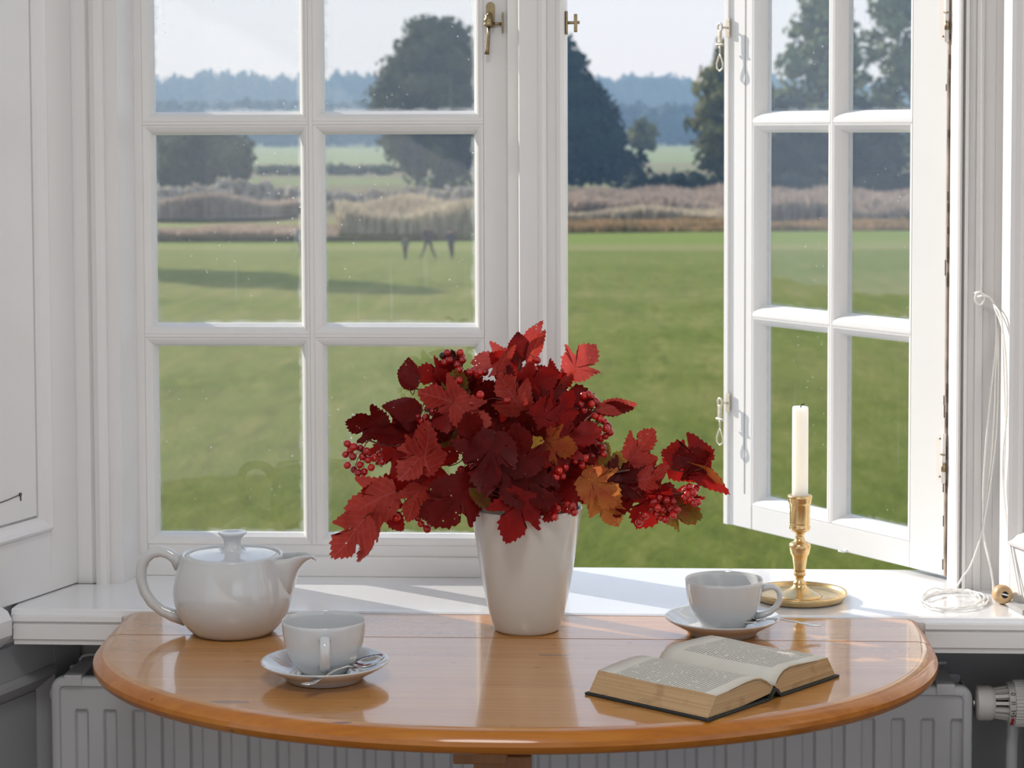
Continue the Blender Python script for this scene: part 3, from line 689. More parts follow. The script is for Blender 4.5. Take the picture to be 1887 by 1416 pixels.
q = on_z(690, 1238, TZ+.018); t_ = on_z(618, 1260, TZ+.024)
spoon((s1[0]+.0375, s1[1]-.024, TZ+.0205), R_(52), R_(-7), R_(0), 'teaspoon lying beside the cup near the teapot')
spoon((s2[0]+.0405, s2[1]-.012, TZ+.0185), R_(180+5), R_(-8), R_(0), 'teaspoon with its handle sticking out behind the book')

# vase
vl = at_table(971, 1160)
va = empty('vase', vl, label='tall tapered cream ceramic vase holding red branches', cat='vase')
MB().lathe([(.0001, .001), (.036, .001), (.0385, .0003), (.0402, .0022), (.0420, .006), (.0462, .020), (.0512, .041), (.0562, .068), (.0605, .095), (.0642, .120), (.0672, .140), (.0688, .1505), (.0690, .1525), (.0682, .1535), (.0668, .1528), (.0655, .147), (.0620, .120), (.0545, .075), (.0470, .038), (.0400, .012), (.034, .008), (.0001, .007)], 72, caps=False).build('vessel', M_VASE, va)

# candlestick and candle
cl = on_z(1473.5, 1104.5, SILL)
cs = empty('candlestick', (float(cl[0]), float(cl[1]), SILL), label='turned brass candlestick with round drip dish on the sill', cat='candlestick')
MB().lathe([(.0001, .0012), (.050, .0012), (.0535, 0), (.0560, .0008), (.0585, .0030), (.0592, .0055), (.0612, .0075), (.0618, .0098), (.0612, .0112), (.0596, .0110), (.0585, .0090), (.0570, .0060), (.0500, .0045), (.0400, .0048), (.0390, .0040), (.0300, .0044), (.0001, .0044)], 72, caps=False).build('drip_dish', M_BRASS, cs)
MB().lathe([(.0001, .003), (.030, .0043), (.0285, .0058), (.0225, .0085), (.0150, .0125), (.0100, .0165), (.0088, .0180), (.0087, .0190), (.0075, .0195), (.0086, .0212), (.0082, .0228), (.0058, .0245), (.0052, .0280), (.0056, .0305), (.0078, .0320), (.0080, .0345), (.0062, .0360), (.0070, .0372), (.0076, .0380), (.0078, .0400), (.0088, .0480), (.0102, .0570), (.0126, .0610), (.0128, .0625), (.0137, .0660), (.0142, .0695), (.0138, .0730), (.0110, .0752), (.0080, .0765), (.0060, .0800), (.0055, .0835), (.0062, .0870), (.0085, .0888), (.0100, .0895), (.0118, .0905), (.0138, .0935), (.0136, .0962), (.0126, .0982), (.0132, .1000), (.0131, .1020), (.0134, .1250), (.0140, .1262), (.0152, .1285), (.0150, .1310), (.0160, .1330), (.0162, .1355), (.0155, .1372), (.0125, .1374), (.0110, .1360), (.0108, .1200), (.0001, .1200)], 48, caps=False).build('stem', M_BRASS, cs)
ca = empty('candle', (float(cl[0]), float(cl[1]), SILL+.1203), label='ivory stub candle standing in the brass candlestick', cat='candle')
MB().lathe([(.0001, 0), (.0104, 0), (.01055, .02), (.01055, .128), (.0104, .1318), (.0096, .1332), (.0075, .1328), (.004, .1310), (.0001, .1305)], 40, caps=False).build('wax', M_WAX, ca)
MB().tube([(0, 0, .130), (.0005, 0, .1335), (.002, 0, .1358), (.0052, -.001, .1368)], [.0008, .0008, .0009, .0007], 6).build('wick', M_BLACK, ca)

# cord with bead
cdL = on_z(1755, 1105, SILL)
cd = empty('blind_cord', (float(cdL[0]), float(cdL[1]), SILL), label='white blind cord hanging by the right casing and coiled on the sill', cat='cord')
CM = Matrix.Translation((-float(cdL[0]), -float(cdL[1]), -SILL))
def yp(px, py, y): return tuple(on_y(px, py, y))
YC = 2.872
def wob(pts, n=8):
    r = []
    for i in range(len(pts)-1):
        a, b = Vector(pts[max(i-1, 0)]), Vector(pts[i]); c, d = Vector(pts[i+1]), Vector(pts[min(i+2, len(pts)-1)])
        for k in range(n):
            t_ = k/n; r.append(.5*((2*b)+(c-a)*t_+(2*a-5*b+4*c-d)*t_*t_+(3*b-a-3*c+d)*t_**3))
    r.append(Vector(pts[-1])); return r
RC = .0013
m = MB(CM); m.tube(wob([yp(1808, y, 2.882) for y in (-420, -200, 0, 200, 400, 536)]), .0016, 8); m.build('upper_cord', M_CORD, cd)
m = MB(CM); hk = yp(1805, 542, 2.876)
m.tube([(hk[0]+.006*math.cos(a), 2.874, hk[2]-.006+.0085*math.sin(a)) for a in [2*math.pi*k/14 for k in range(14)]], .0014, 6, closed=True)
m.tube([(hk[0]-.006, 2.876, hk[2]+.001), (hk[0]+.001, 2.870, hk[2]+.003), (hk[0]+.006, 2.874, hk[2]-.002), (hk[0]-.002, 2.878, hk[2]-.004)], .0018, 6)
m.build('knot', M_CORD, cd)
strands = [[(1809, 542), (1823, 548), (1833, 566), (1836, 610), (1833, 660), (1824, 740), (1816, 830), (1812, 900), (1812, 975), (1822, 1030), (1829, 1062), (1830, 1094)],
           [(1810, 544), (1826, 552), (1835, 580), (1837, 640), (1834, 700), (1832, 760), (1826, 850), (1818, 920), (1810, 980), (1790, 1040), (1774, 1064), (1764, 1081)],
           [(1812, 546), (1829, 556), (1838, 600), (1840, 680), (1836, 800), (1824, 900), (1812, 985), (1826, 1050), (1833, 1092)],
           [(1830, 560), (1846, 590), (1850, 680), (1853, 800), (1850, 900), (1858, 980), (1868, 1040), (1879, 1098)],
           [(1832, 565), (1850, 620), (1856, 740), (1848, 860), (1855, 960), (1870, 1050), (1877, 1098)]]
for i, s_ in enumerate(strands):
    pts = []
    for k, (px, py) in enumerate(s_):
        y = 2.874-.004*math.sin(k*1.3+i)
        if i in (0, 2) and py > 1000: y = 2.862
        if i > 2:   # these two lie close to the splayed panel
            d_ = ray(px, py); c_ = np.array([xat(1845, 2.85), 2.85]); t2 = np.array([.335, -.942]); A_ = np.array([[d_[0], -t2[0]], [d_[1], -t2[1]]])
            kk, s__ = np.linalg.solve(A_, c_+np.array([-.942, -.335])*(.004+.002*math.sin(k))-CO[:2]); y = float(c_[1]+t2[1]*s__-.335*.004)
        p_ = list(yp(px, py, y)); p_[2] = max(p_[2], SILL+RC); pts.append(tuple(p_))
    MB(CM).tube(wob(pts, 6), RC, 7).build('hanging_strand', M_CORD, cd)
cpt = []
for k in range(150):
    a = k/150*2*math.pi*3.6+2.0; w = k/150
    rx = 62+10*math.sin(k*.11)-12*w; ry = 18+3.5*math.sin(k*.07+1); cx = 1757+9*math.sin(a*.27+1); cy = 1107+3.5*math.sin(a*.31)
    p_ = on_z(cx+rx*math.cos(a), cy+ry*math.sin(a), SILL+.0014); cpt.append((p_[0], min(float(p_[1]), 2.883), SILL+RC+.0006*(k % 3)+.0035*w*(1 if math.sin(a*1.7) > 0 else .2)))
MB(CM).tube(cpt, RC, 7).build('coil', M_CORD, cd)
bp = on_z(1846, 1113, SILL); bq = Vector((float(bp[0]), float(bp[1]), SILL+.0125))
bz = MB().lathe([(.0045, -.012), (.0085, -.0125), (.0115, -.0095), (.0125, -.003), (.0122, .003), (.0105, .009), (.007, .013), (.0035, .0145), (.0030, .013), (.0030, -.004), (.0040, -.009)], 32, caps=False).build('wooden_bead', M_BEAD, cd, label='turned wooden bead with dark hole')
bz.matrix_local = Matrix.Translation(bq-Vector(cdL[:2].tolist()+[SILL])) @ Matrix.Rotation(R_(10), 4, 'Z') @ Matrix.Rotation(R_(-97), 4, 'X')
h_ = MB().lathe([(.0052, -.0115), (.0050, -.0118), (.0001, -.0112)], 20, caps=False).tube([(-.004, -.0015, -.0122), (.0045, .001, -.0122)], .0011, 6, mi=1)
h_ = h_.build('bead_hole', [M_BLACK, M_CORD], bz)
# slate wedge at the right end of the sill
ws = np.array([xat(1845, 2.85), 2.85, SILL])
wd = MB(Matrix.Translation((float(ws[0]), float(ws[1]), SILL)) @ Matrix.Rotation(R_(-70.4), 4, 'Z')).prism([(.046, -.004), (.060, -.019), (.105, -.024), (.105, -.003)], .0002, .0065).build('stone_slab', M_SLATE, None, bevel=.001)
props(wd, 'thin grey slab lying at the right end of the sill beside the bead', 'slab')

# ------------------------------------------------------------------ open book
A = on_z(1305, 1332, TZ)[:2]; B = on_z(1077, 1281, TZ)[:2]; D = on_z(1609, 1260, TZ)[:2]
ax_s = Vector((B[0]-A[0], B[1]-A[1], 0)); HB = ax_s.length; ax_s.normalize()
ax_w = Vector((-ax_s.y, ax_s.x, 0))
if ax_w.dot(Vector((D[0]-A[0], D[1]-A[1], 0))) < 0: ax_w = -ax_w
WB = Vector((D[0]-A[0], D[1]-A[1], 0)).dot(ax_w); skew = Vector((D[0]-A[0], D[1]-A[1], 0)).dot(ax_s)
sp0 = Vector((A[0], A[1], TZ)) + ax_w*(WB*.497)
bk = bpy.data.objects.new('open_book', None); link(bk); props(bk, 'old thick book lying open on the table, pages browned at the edges', 'book')
Mb = Matrix.Identity(4)
for i in range(3): Mb[i][0], Mb[i][1], Mb[i][2], Mb[i][3] = ax_w[i], -ax_s[i] if False else ax_s[i], (0, 0, 1)[i], sp0[i]
if Mb.to_3x3().determinant() < 0: pass
bk.matrix_world = Mb
hw = WB*.497
def page_mat():
    m, t, p = mat('printed_page'); uvn = t.nodes.new('ShaderNodeUVMap'); sx_ = t.nodes.new('ShaderNodeSeparateXYZ'); t.links.new(uvn.outputs[0], sx_.inputs[0])
    u, v = sx_.outputs[0], sx_.outputs[1]
    NL = 33.
    vl_ = math_(t, 'MULTIPLY', v, NL/.80); row = math_(t, 'FLOOR', vl_); fr = math_(t, 'FRACT', vl_)
    cmb = t.nodes.new('ShaderNodeCombineXYZ'); t.links.new(math_(t, 'MULTIPLY', u, 24.), cmb.inputs[0]); t.links.new(math_(t, 'MULTIPLY', row, 7.31), cmb.inputs[1])
    wn = N(t, 'ShaderNodeTexNoise', Scale=1., Detail=1.); t.links.new(cmb.outputs[0], wn.inputs['Vector'])
    word = ramp(t, wn.outputs['Fac'], [(.34, (0, 0, 0)), (.37, (1, 1, 1))])
    cm2 = t.nodes.new('ShaderNodeCombineXYZ'); t.links.new(math_(t, 'MULTIPLY', u, 300.), cm2.inputs[0]); t.links.new(math_(t, 'MULTIPLY', vl_, 2.2), cm2.inputs[1])
    ln = N(t, 'ShaderNodeTexNoise', Scale=1., Detail=1.); t.links.new(cm2.outputs[0], ln.inputs['Vector'])
    let = ramp(t, ln.outputs['Fac'], [(.36, (.35, .35, .35)), (.56, (1, 1, 1))])
    band = math_(t, 'MULTIPLY', math_(t, 'GREATER_THAN', fr, .30), math_(t, 'LESS_THAN', fr, .74))
    def win(x, a, b): return math_(t, 'MULTIPLY', math_(t, 'GREATER_THAN', x, a), math_(t, 'LESS_THAN', x, b))
    reg = math_(t, 'MULTIPLY', win(u, .15, .83), win(v, .105, .86))
    fac = math_(t, 'MULTIPLY', math_(t, 'MULTIPLY', math_(t, 'MULTIPLY', band, word), let), reg)
    v3 = coords(t); paper = ramp(t, noise(t, v3, 30, 4), [(.3, (.66, .63, .55)), (.7, (.71, .685, .61))])
    eg = ramp(t, math_(t, 'ABSOLUTE', math_(t, 'SUBTRACT', v, .5)), [(.44, (0, 0, 0)), (.5, (.5, .5, .5))])
    paper = mixc(t, eg, paper, (.58, .50, .38))
    c = mixc(t, math_(t, 'MULTIPLY', fac, .82), paper, (.10, .095, .09)); t.links.new(c, p.inputs['Base Color']); p.inputs['Roughness'].default_value = .8
    return m
def edge_mat(name, base, dark, ax):
    m, t, p = mat(name); v = coords(t, (4, 4, 900) if ax == 'h' else (4, 4, 900)); f = noise(t, v, 1, 3)
    c = ramp(t, f, [(.3, dark), (.65, base)]); b = noise(t, coords(t, (30, 30, 60)), 1.5, 4); c = mixc(t, ramp(t, b, [(.55, (0, 0, 0)), (.75, (.6, .6, .6))]), c, (.28, .16, .07))
    t.links.new(c, p.inputs['Base Color']); p.inputs['Roughness'].default_value = .85; bump(t, p, f, .5, .0006); return m
M_PAGE = page_mat(); M_EDGE = edge_mat('page_edges', (.56, .38, .20), (.40, .25, .12), 'h')
CT = .003
def half(side):
    # cross profile (w outward from gutter, z) : top surface and bottom
    if side < 0: top = [(.0015, .0135), (.006, .0165), (.013, .0212), (.024, .0262), (.036, .0280), (.050, .0282), (.066, .0270), (.082, .0255), (hw-.0195, .0236)]; botw = hw-.0035
    else: top = [(.0015, .0135), (.0045, .0175), (.009, .0225), (.018, .0272), (.030, .0290), (.048, .0288), (.066, .0278), (.082, .0268), (hw-.0195, .0255)]; botw = hw-.0040
    inner = (.0060 if side < 0 else .0125, CT+.004 if side < 0 else CT+.0005)
    bot = [(botw, CT+.0003), (botw*.5, CT+.0003), (inner[0], inner[1])]
    prof = top+bot; m = MB(); n = len(prof); ns = 9; y0, y1 = .0035, HB-.0035
    vs = [(side*w, y0+(y1-y0)*j/(ns-1), z+(.0006*math.sin(j*1.1+w*60) if 0 < i < len(top) else 0)) for j in range(ns) for i, (w, z) in enumerate(prof)]
    uvs = [(w/hw if side > 0 else 1-w/hw, j/(ns-1)) for j in range(ns) for i, (w, z) in enumerate(prof)]
    for j in range(ns-1):
        for i in range(n):
            f = (j*n+i, j*n+(i+1) % n, (j+1)*n+(i+1) % n, (j+1)*n+i)
            m_i = 0 if i < len(top)-1 else 1
            m.f.append(f); m.sm.append(m_i == 0); m.mi.append(m_i)
    for j in (0, ns-1): m.f.append(tuple(j*n+i for i in range(n))); m.sm.append(False); m.mi.append(1)
    m.v = vs
    o = m.build('page_block', [M_PAGE, M_EDGE], bk, uv=uvs)
    # lifted leaves near the top of the block, seen at the tail
    for d_, z_ in ((.0012, .6), (.0026, .35)):
        q = []
        for i, (w, z) in enumerate(top[1:8]): q.append((side*w, z-d_-.0004*math.sin(i*2)))
        mm_ = MB(); vv = [(x, y0-.0005*(1 if d_ < .002 else .3), z) for x, z in q]+[(x, y0+.0005, z+.0) for x, z in q]+[(x, y0-.0005, z-.00035) for x, z in q]
        k = len(q); mm_.add(vv, [(i, i+1, k+i+1, k+i) for i in range(k-1)]+[(i, i+1, 2*k+i+1, 2*k+i) for i in range(k-1)])
        mm_.build('loose_leaf', M_CRACK if d_ < .002 else M_EDGE, bk)
half(-1); half(1)
m = MB().box(-hw, -.012, 0, HB, .0001, CT).box(.012, hw, 0, HB, .0001, CT)
m.build('cover_board', M_COVER, bk, bevel=.0008)
MB().prism([(-.0125, .0004), (-.0105, .0032), (-.0035, .0108), (.0, .0118), (.0040, .0105), (.0105, .0032), (.0125, .0004), (.0105, .0002), (0, .0085), (-.0105, .0002)], .0005, HB-.0005, axis='y').build('spine', M_COVER, bk)
#--PART3--
# ------------------------------------------------------------------ bouquet of red branches
def leaf_outline(kind, rnd):
    if kind == 'lobed':
        key = [(0, 0), (.05, -.035), (.15, -.035), (.26, .02), (.335, .12), (.40, .26), (.455, .42), (.50, .58), (.405, .545), (.315, .50), (.235, .475), (.20, .51), (.225, .59), (.265, .67), (.255, .75), (.19, .84), (.10, .92), (.045, .97), (0, 1.04)]; T = .048; n = 36
    elif kind == 'oval':
        key = [(0, 0), (.08, .01), (.20, .07), (.30, .19), (.355, .34), (.36, .48), (.32, .63), (.23, .78), (.11, .91), (.03, .97), (0, 1.04)]; T = .030; n = 26
    else:
        key = [(0, 0), (.05, .03), (.12, .13), (.17, .28), (.19, .44), (.17, .60), (.12, .76), (.06, .89), (0, 1.04)]; T = .030; n = 22
    key = [(x*(1+rnd.uniform(-.10, .10)), y+(rnd.uniform(-.02, .02) if 0 < y < 1 else 0)) for x, y in key]
    L = [0]
    for (a, b), (c, d) in zip(key, key[1:]): L.append(L[-1]+math.hypot(c-a, d-b))
    pts = []
    for i in range(n+1):
        s_ = L[-1]*i/n; k = max(j for j in range(len(L)) if L[j] <= s_+1e-9); k = min(k, len(key)-2); f = (s_-L[k])/(L[k+1]-L[k])
        x = key[k][0]+(key[k+1][0]-key[k][0])*f; y = key[k][1]+(key[k+1][1]-key[k][1])*f
        if 2 < i < n-1:
            dx, dy = key[k+1][0]-key[k][0], key[k+1][1]-key[k][1]; l = math.hypot(dx, dy); nx_, ny_ = dy/l, -dx/l
            if i % 2 == 0: t_ = T*rnd.uniform(.5, 1.25)*(.15 if kind == 'lobed' and 7 <= k <= 11 else 1); x += nx_*t_+dx/l*t_*.5; y += ny_*t_+dy/l*t_*.5
        pts.append((max(0, x), y))
    return pts
def leaf_mesh(kind, seed):
    rnd = random.Random(seed); vs = []; uv = []; fs = []
    fold = rnd.uniform(-.10, .30); curl = rnd.uniform(-.42, .36); wv = rnd.uniform(.015, .05); ph = rnd.uniform(0, 6); skew = rnd.uniform(-.10, .10)
    def P(x, y):
        z = fold*abs(x)*.8 + curl*y*y - .18*x*x*(1 if rnd_c else -1) + wv*math.sin(7*y+ph+5*x)
        return (x+skew*y*y, y, z)
    rnd_c = rnd.random() > .3
    o1 = leaf_outline(kind, rnd); o2 = leaf_outline(kind, rnd)
    loop = o1 + [(-x, y) for x, y in o2[1:-1]][::-1]; n = len(loop); cy = .25 if kind == 'lobed' else .45
    vs.append(P(0, cy)); uv.append((.5, cy))
    for q in (.38, .72, 1):
        for x, y in loop: xx, yy = x*q, cy+(y-cy)*q; vs.append(P(xx, yy)); uv.append((xx+.5, yy))
    for i in range(n):
        j = (i+1) % n; fs.append((0, 1+i, 1+j))
        for r in (0, 1): fs.append((1+r*n+i, 1+(r+1)*n+i, 1+(r+1)*n+j, 1+r*n+j))
    me = bpy.data.meshes.new('leaf'); me.from_pydata(vs, [], fs); me.polygons.foreach_set('use_smooth', [True]*len(fs))
    l = me.uv_layers.new(name='UVMap')
    for lp in me.loops: l.data[lp.index].uv = uv[lp.vertex_index]
    me.materials.append(None); return me
def leaf_mat(name, c0, c1, trans=.35, veincol=None, rough=.42, mott=None):
    m, t, p = mat(name); out = t.nodes['Material Output']
    uvn = t.nodes.new('ShaderNodeUVMap'); s_ = t.nodes.new('ShaderNodeSeparateXYZ'); t.links.new(uvn.outputs[0], s_.inputs[0])
    ax = math_(t, 'ABSOLUTE', math_(t, 'SUBTRACT', s_.outputs[0], .5))
    oi = t.nodes.new('ShaderNodeObjectInfo')
    v = coords(t); f = noise(t, v, 4.5, 4, .6)
    f2 = math_(t, 'ADD', f, math_(t, 'MULTIPLY_ADD', oi.outputs['Random'], .3, -.15))
    c = ramp(t, f2, [(.3, c0), (.7, c1)])
    if mott: c = mixc(t, ramp(t, noise(t, v, 2.5, 3), [(.45, (0, 0, 0)), (.62, (.8, .8, .8))]), c, mott)
    # midrib and side veins
    side = math_(t, 'FRACT', math_(t, 'MULTIPLY', math_(t, 'SUBTRACT', s_.outputs[1], math_(t, 'MULTIPLY', ax, .75)), 7.5))
    vn = math_(t, 'MAXIMUM', math_(t, 'LESS_THAN', ax, .014), math_(t, 'LESS_THAN', side, .10))
    c = mixc(t, math_(t, 'MULTIPLY', vn, .30), c, veincol or tuple(x*.5 for x in c0))
    sp = N(t, 'ShaderNodeTexVoronoi', Scale=6.); t.links.new(v, sp.inputs['Vector']); c = mixc(t, math_(t, 'MULTIPLY', math_(t, 'LESS_THAN', sp.outputs['Distance'], .07), .7), c, (.25, .08, .03))
    t.links.new(c, p.inputs['Base Color']); p.inputs['Roughness'].default_value = rough; p.inputs['Specular IOR Level'].default_value = .15
    tl = t.nodes.new('ShaderNodeBsdfTranslucent'); t.links.new(mixc(t, .55, c, tuple(min(1, x*2.2) for x in c1)), tl.inputs['Color'])
    mx_ = t.nodes.new('ShaderNodeMixShader'); mx_.inputs[0].default_value = trans; t.links.new(p.outputs[0], mx_.inputs[1]); t.links.new(tl.outputs[0], mx_.inputs[2])
    # insect holes
    hv = N(t, 'ShaderNodeTexVoronoi', Scale=9.5); t.links.new(coords(t, loc=(3, 1, 2)), hv.inputs['Vector']); hole = math_(t, 'MULTIPLY', math_(t, 'LESS_THAN', hv.outputs['Distance'], .15), math_(t, 'GREATER_THAN', noise(t, v, 2.2, 2), .56))
    tr_ = t.nodes.new('ShaderNodeBsdfTransparent'); m2 = t.nodes.new('ShaderNodeMixShader'); t.links.new(hole, m2.inputs[0]); t.links.new(mx_.outputs[0], m2.inputs[1]); t.links.new(tr_.outputs[0], m2.inputs[2]); t.links.new(m2.outputs[0], out.inputs[0])
    bump(t, p, math_(t, 'MULTIPLY', vn, -1.), .3, .0006)
    return m
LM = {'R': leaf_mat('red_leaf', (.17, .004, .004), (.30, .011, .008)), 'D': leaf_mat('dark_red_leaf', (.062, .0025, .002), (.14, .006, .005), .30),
      'P': leaf_mat('rosy_leaf_underside', (.28, .018, .013), (.40, .045, .031), .3, veincol=(.5, .15, .13)), 'B': leaf_mat('bright_red_leaf', (.30, .014, .012), (.46, .06, .05), .38),
      'O': leaf_mat('orange_leaf', (.36, .075, .020), (.50, .17, .04), .4, mott=(.40, .05, .03)), 'G': leaf_mat('olive_leaf', (.12, .075, .012), (.20, .13, .02), .4, mott=(.20, .03, .015)),
      'Y': leaf_mat('yellow_leaf', (.55, .26, .03), (.70, .42, .07), .5)}
LMESH = {k: [leaf_mesh(k, 100*i+j) for j in range(7 if k == 'lobed' else 4)] for i, k in enumerate(('lobed', 'oval', 'narrow'))}
M_STEM = simple('woody_stem', (.12, .05, .03), .6, var=.3, vs=90)
M_PETI = simple('red_petiole', (.16, .03, .02), .5, var=.3, vs=90)
m, t, p = mat('red_berry'); M_BERRY = m
oi = t.nodes.new('ShaderNodeObjectInfo'); c = ramp(t, oi.outputs['Random'], [(0, (.26, .003, .004)), (.6, (.42, .006, .005)), (1, (.52, .014, .008))]); t.links.new(c, p.inputs['Base Color'])
p.inputs['Roughness'].default_value = .12; p.inputs['Subsurface Weight'].default_value = .2; p.inputs['Subsurface Radius'].default_value = (.005, .0005, .0005); p.inputs['Coat Weight'].default_value = .4
M_BERRYB = simple('blackened_berry', (.02, .006, .006), .35)
bme = MB().lathe([(.0002, -1.0), (.38, -.93), (.72, -.70), (.93, -.38), (1.0, 0), (.94, .36), (.74, .68), (.42, .91), (.16, .985), (.10, 1.05), (.0002, 1.04)], 14, caps=False)
tmp = bme.build('berry', M_BERRY); BERRY_ME = tmp.data; bpy.data.objects.remove(tmp)
DV = float((np.array(vl)-CO) @ FV)      # view depth of the vase axis
Rv, Uv, Fv = Vector(RV), Vector(UV_), Vector(FV)
def bp_(px, py, dof=0): return Vector(on_d(px, py, DV+dof))
PXM = DV/CF
LR = random.Random(5)
def add_leaf(root, cx, cy, ln, ang, kind, mt, dof, tilt=None, rolla=None):
    a = R_(ang); tilt = LR.uniform(-.30, .30) if tilt is None else tilt
    y = (Rv*math.cos(a) + Uv*math.sin(a) - Fv*tilt).normalized()
    n = (-Fv*1.0 + Rv*LR.uniform(-.75, .75) + Uv*LR.uniform(-.35, .80))
    n = (n - y*n.dot(y)).normalized()
    if rolla is not None: n = (Matrix.Rotation(R_(rolla), 3, y) @ n)
    x = y.cross(n); s_ = ln*PXM*(1+.12*abs(tilt))
    c = bp_(cx, cy, dof); base = c - y*(s_*.5)
    M = Matrix.Identity(4)
    for i in range(3): M[i][0], M[i][1], M[i][2], M[i][3] = x[i]*s_, y[i]*s_, n[i]*s_, base[i]
    me = LR.choice(LMESH[kind]); o = bpy.data.objects.new('leaf', me); link(o, root); o.matrix_local = Matrix.Translation(-root.location) @ M
    o.material_slots[0].link = 'OBJECT'; o.material_slots[0].material = LM[mt]
    return base, y
K = {'l': 'lobed', 'o': 'oval', 'n': 'narrow'}
SRC = bp_(969, 1020, 0)
def branch(label, path, leaves, clusters, berries_group=True):
    root = empty('guelder_rose_branch', tuple(bp_(*path[0])), label=label, cat='branch', group='red guelder-rose branches in the vase')
    T0 = Matrix.Translation(-root.location)
    base = Vector((vl[0]+LR.uniform(-.012, .012), vl[1]+LR.uniform(-.012, .012), TZ+.03))
    pts = wob([base]+[bp_(*q) for q in path], 6)
    st_ = MB(T0); n = len(pts); st_.tube(pts, [.0019-.0009*i/n for i in range(n)], 6)
    pe = MB(T0)
    for L in leaves:
        b, y = add_leaf(root, L[0], L[1], L[2], L[3], K[L[4]], L[5], L[6], *(L[7:]))
        j = min(range(n//3, n), key=lambda i: (pts[i]-b).length); q = pts[j]
        if (q-b).length > .002:
            if (q-b).length > .06: q = b + (q-b).normalized()*.06
            mid = (q+b)/2 - y*.004 - Vector((0, 0, .003)); pe.tube(wob([q, mid, b, b+y*.004], 3), .0007, 5)
    st_.build('stem', M_STEM, root)
    if leaves: pe.build('petioles', M_PETI, root, kind='stuff')
    for (bl, dof) in clusters:
        P = [bp_(px, py, dof+LR.uniform(-.010, .010)) for px, py in bl]
        cen = sum(P, Vector())/len(P); j = min(range(n//3, n), key=lambda i: (pts[i]-cen).length); q = pts[j]
        hub = cen+(q-cen)*.45 if (q-cen).length < .06 else cen+(q-cen).normalized()*.022
        tw = MB(T0)
        if (q-cen).length < .08: tw.tube(wob([q, (q+hub)/2+Vector((0, 0, .002)), hub], 3), .0007, 5)
        for b in P: tw.tube([hub, (hub+b)/2+Vector((0, 0, .003)), b], .00045, 4)
        tc_ = tw.build('berry_cluster', M_PETI, root)
        for b, (px, py) in zip(P, bl):
            o = bpy.data.objects.new('berry', BERRY_ME); link(o, tc_)
            if (px, py) in ((816, 656), (833, 653)): o.material_slots[0].link = 'OBJECT'; o.material_slots[0].material = M_BERRYB; o['label'] = 'shrivelled blackened berry'
            r = LR.uniform(.0044, .0053)
            d_ = (b-hub).normalized() if (b-hub).length > 1e-4 else Vector((0, 0, -1))
            o.matrix_local = Matrix.Translation(b-root.location) @ d_.to_track_quat('Z', 'Y').to_matrix().to_4x4() @ Matrix.Scale(r, 4)
    return root
def scat(cx, cy, rx, ry, n, seed):
    r = random.Random(seed); out = []; tries = 0
    while len(out) < n and tries < 4000:
        tries += 1; a = r.uniform(0, 6.283); q = math.sqrt(r.random()); x, y = cx+rx*q*math.cos(a), cy+ry*q*math.sin(a)
        if all((x-u)**2+(y-w)**2 > 10**2 for u, w in out): out.append((x, y))
    return out
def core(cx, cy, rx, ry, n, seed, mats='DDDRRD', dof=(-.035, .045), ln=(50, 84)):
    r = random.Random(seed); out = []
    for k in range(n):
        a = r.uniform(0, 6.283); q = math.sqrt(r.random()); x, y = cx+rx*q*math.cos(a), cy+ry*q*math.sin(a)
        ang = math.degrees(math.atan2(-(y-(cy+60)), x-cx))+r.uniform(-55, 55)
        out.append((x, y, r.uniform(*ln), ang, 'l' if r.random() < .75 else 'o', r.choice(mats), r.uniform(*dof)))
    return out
branch('guelder-rose branch sweeping lowest to the left, big rosy leaves above the teapot spout', [(958, 930), (880, 890), (790, 880), (715, 915), (690, 940)],
  [(680, 925, 100, 200, 'l', 'P', -.035), (650, 990, 95, 238, 'l', 'P', -.045), (692, 992, 84, 268, 'l', 'P', -.04, .1, 25), (742, 868, 88, 215, 'l', 'R', -.02), (762, 925, 66, 245, 'l', 'P', -.03), (700, 905, 70, 160, 'l', 'R', -.01), (785, 885, 74, 215, 'l', 'R', .0), (720, 950, 60, 300, 'l', 'R', -.02)],
  [([(735, 972), (776, 966), (787, 975), (770, 955), (730, 955), (792, 962)], -.02)])
branch('guelder-rose branch reaching far left with a dense berry cluster at its tip', [(955, 930), (880, 840), (790, 815), (720, 822), (680, 812)],
  [(674, 778, 74, 160, 'l', 'D', .0), (733, 805, 95, 195, 'l', 'D', .01), (790, 822, 96, 75, 'l', 'P', -.045, .1), (770, 850, 90, 235, 'l', 'P', -.04), (835, 800, 84, 215, 'l', 'G', -.02), (718, 835, 80, 190, 'l', 'R', .02), (760, 790, 70, 150, 'o', 'D', .02)],
  [([(640, 818), (652, 824), (637, 838), (650, 842), (640, 858), (652, 866), (663, 857), (668, 842), (664, 826), (676, 832), (678, 848), (671, 870), (646, 830), (660, 872), (684, 862)], -.01), ([(690, 845), (700, 838), (704, 852)], .0)])
branch('guelder-rose branch on the upper left with single oval leaves against the pane', [(960, 925), (900, 830), (840, 750), (790, 728), (765, 715)],
  [(752, 691, 60, 97, 'o', 'D', .0, .05, 0), (742, 752, 74, 172, 'o', 'D', .0, .1, 10), (745, 778, 60, 215, 'o', 'R', .01), (799, 692, 68, 172, 'l', 'R', .0), (815, 735, 84, 160, 'l', 'P', -.04), (850, 720, 76, 75, 'l', 'G', -.02), (838, 772, 86, 195, 'l', 'R', -.045), (868, 770, 80, 320, 'l', 'P', -.045), (812, 765, 60, 140, 'o', 'D', .0)],
  [([(788, 754), (785, 770), (777, 776), (797, 760), (770, 770), (792, 778)], .0), ([(828, 708), (846, 702), (838, 718)], -.02)])
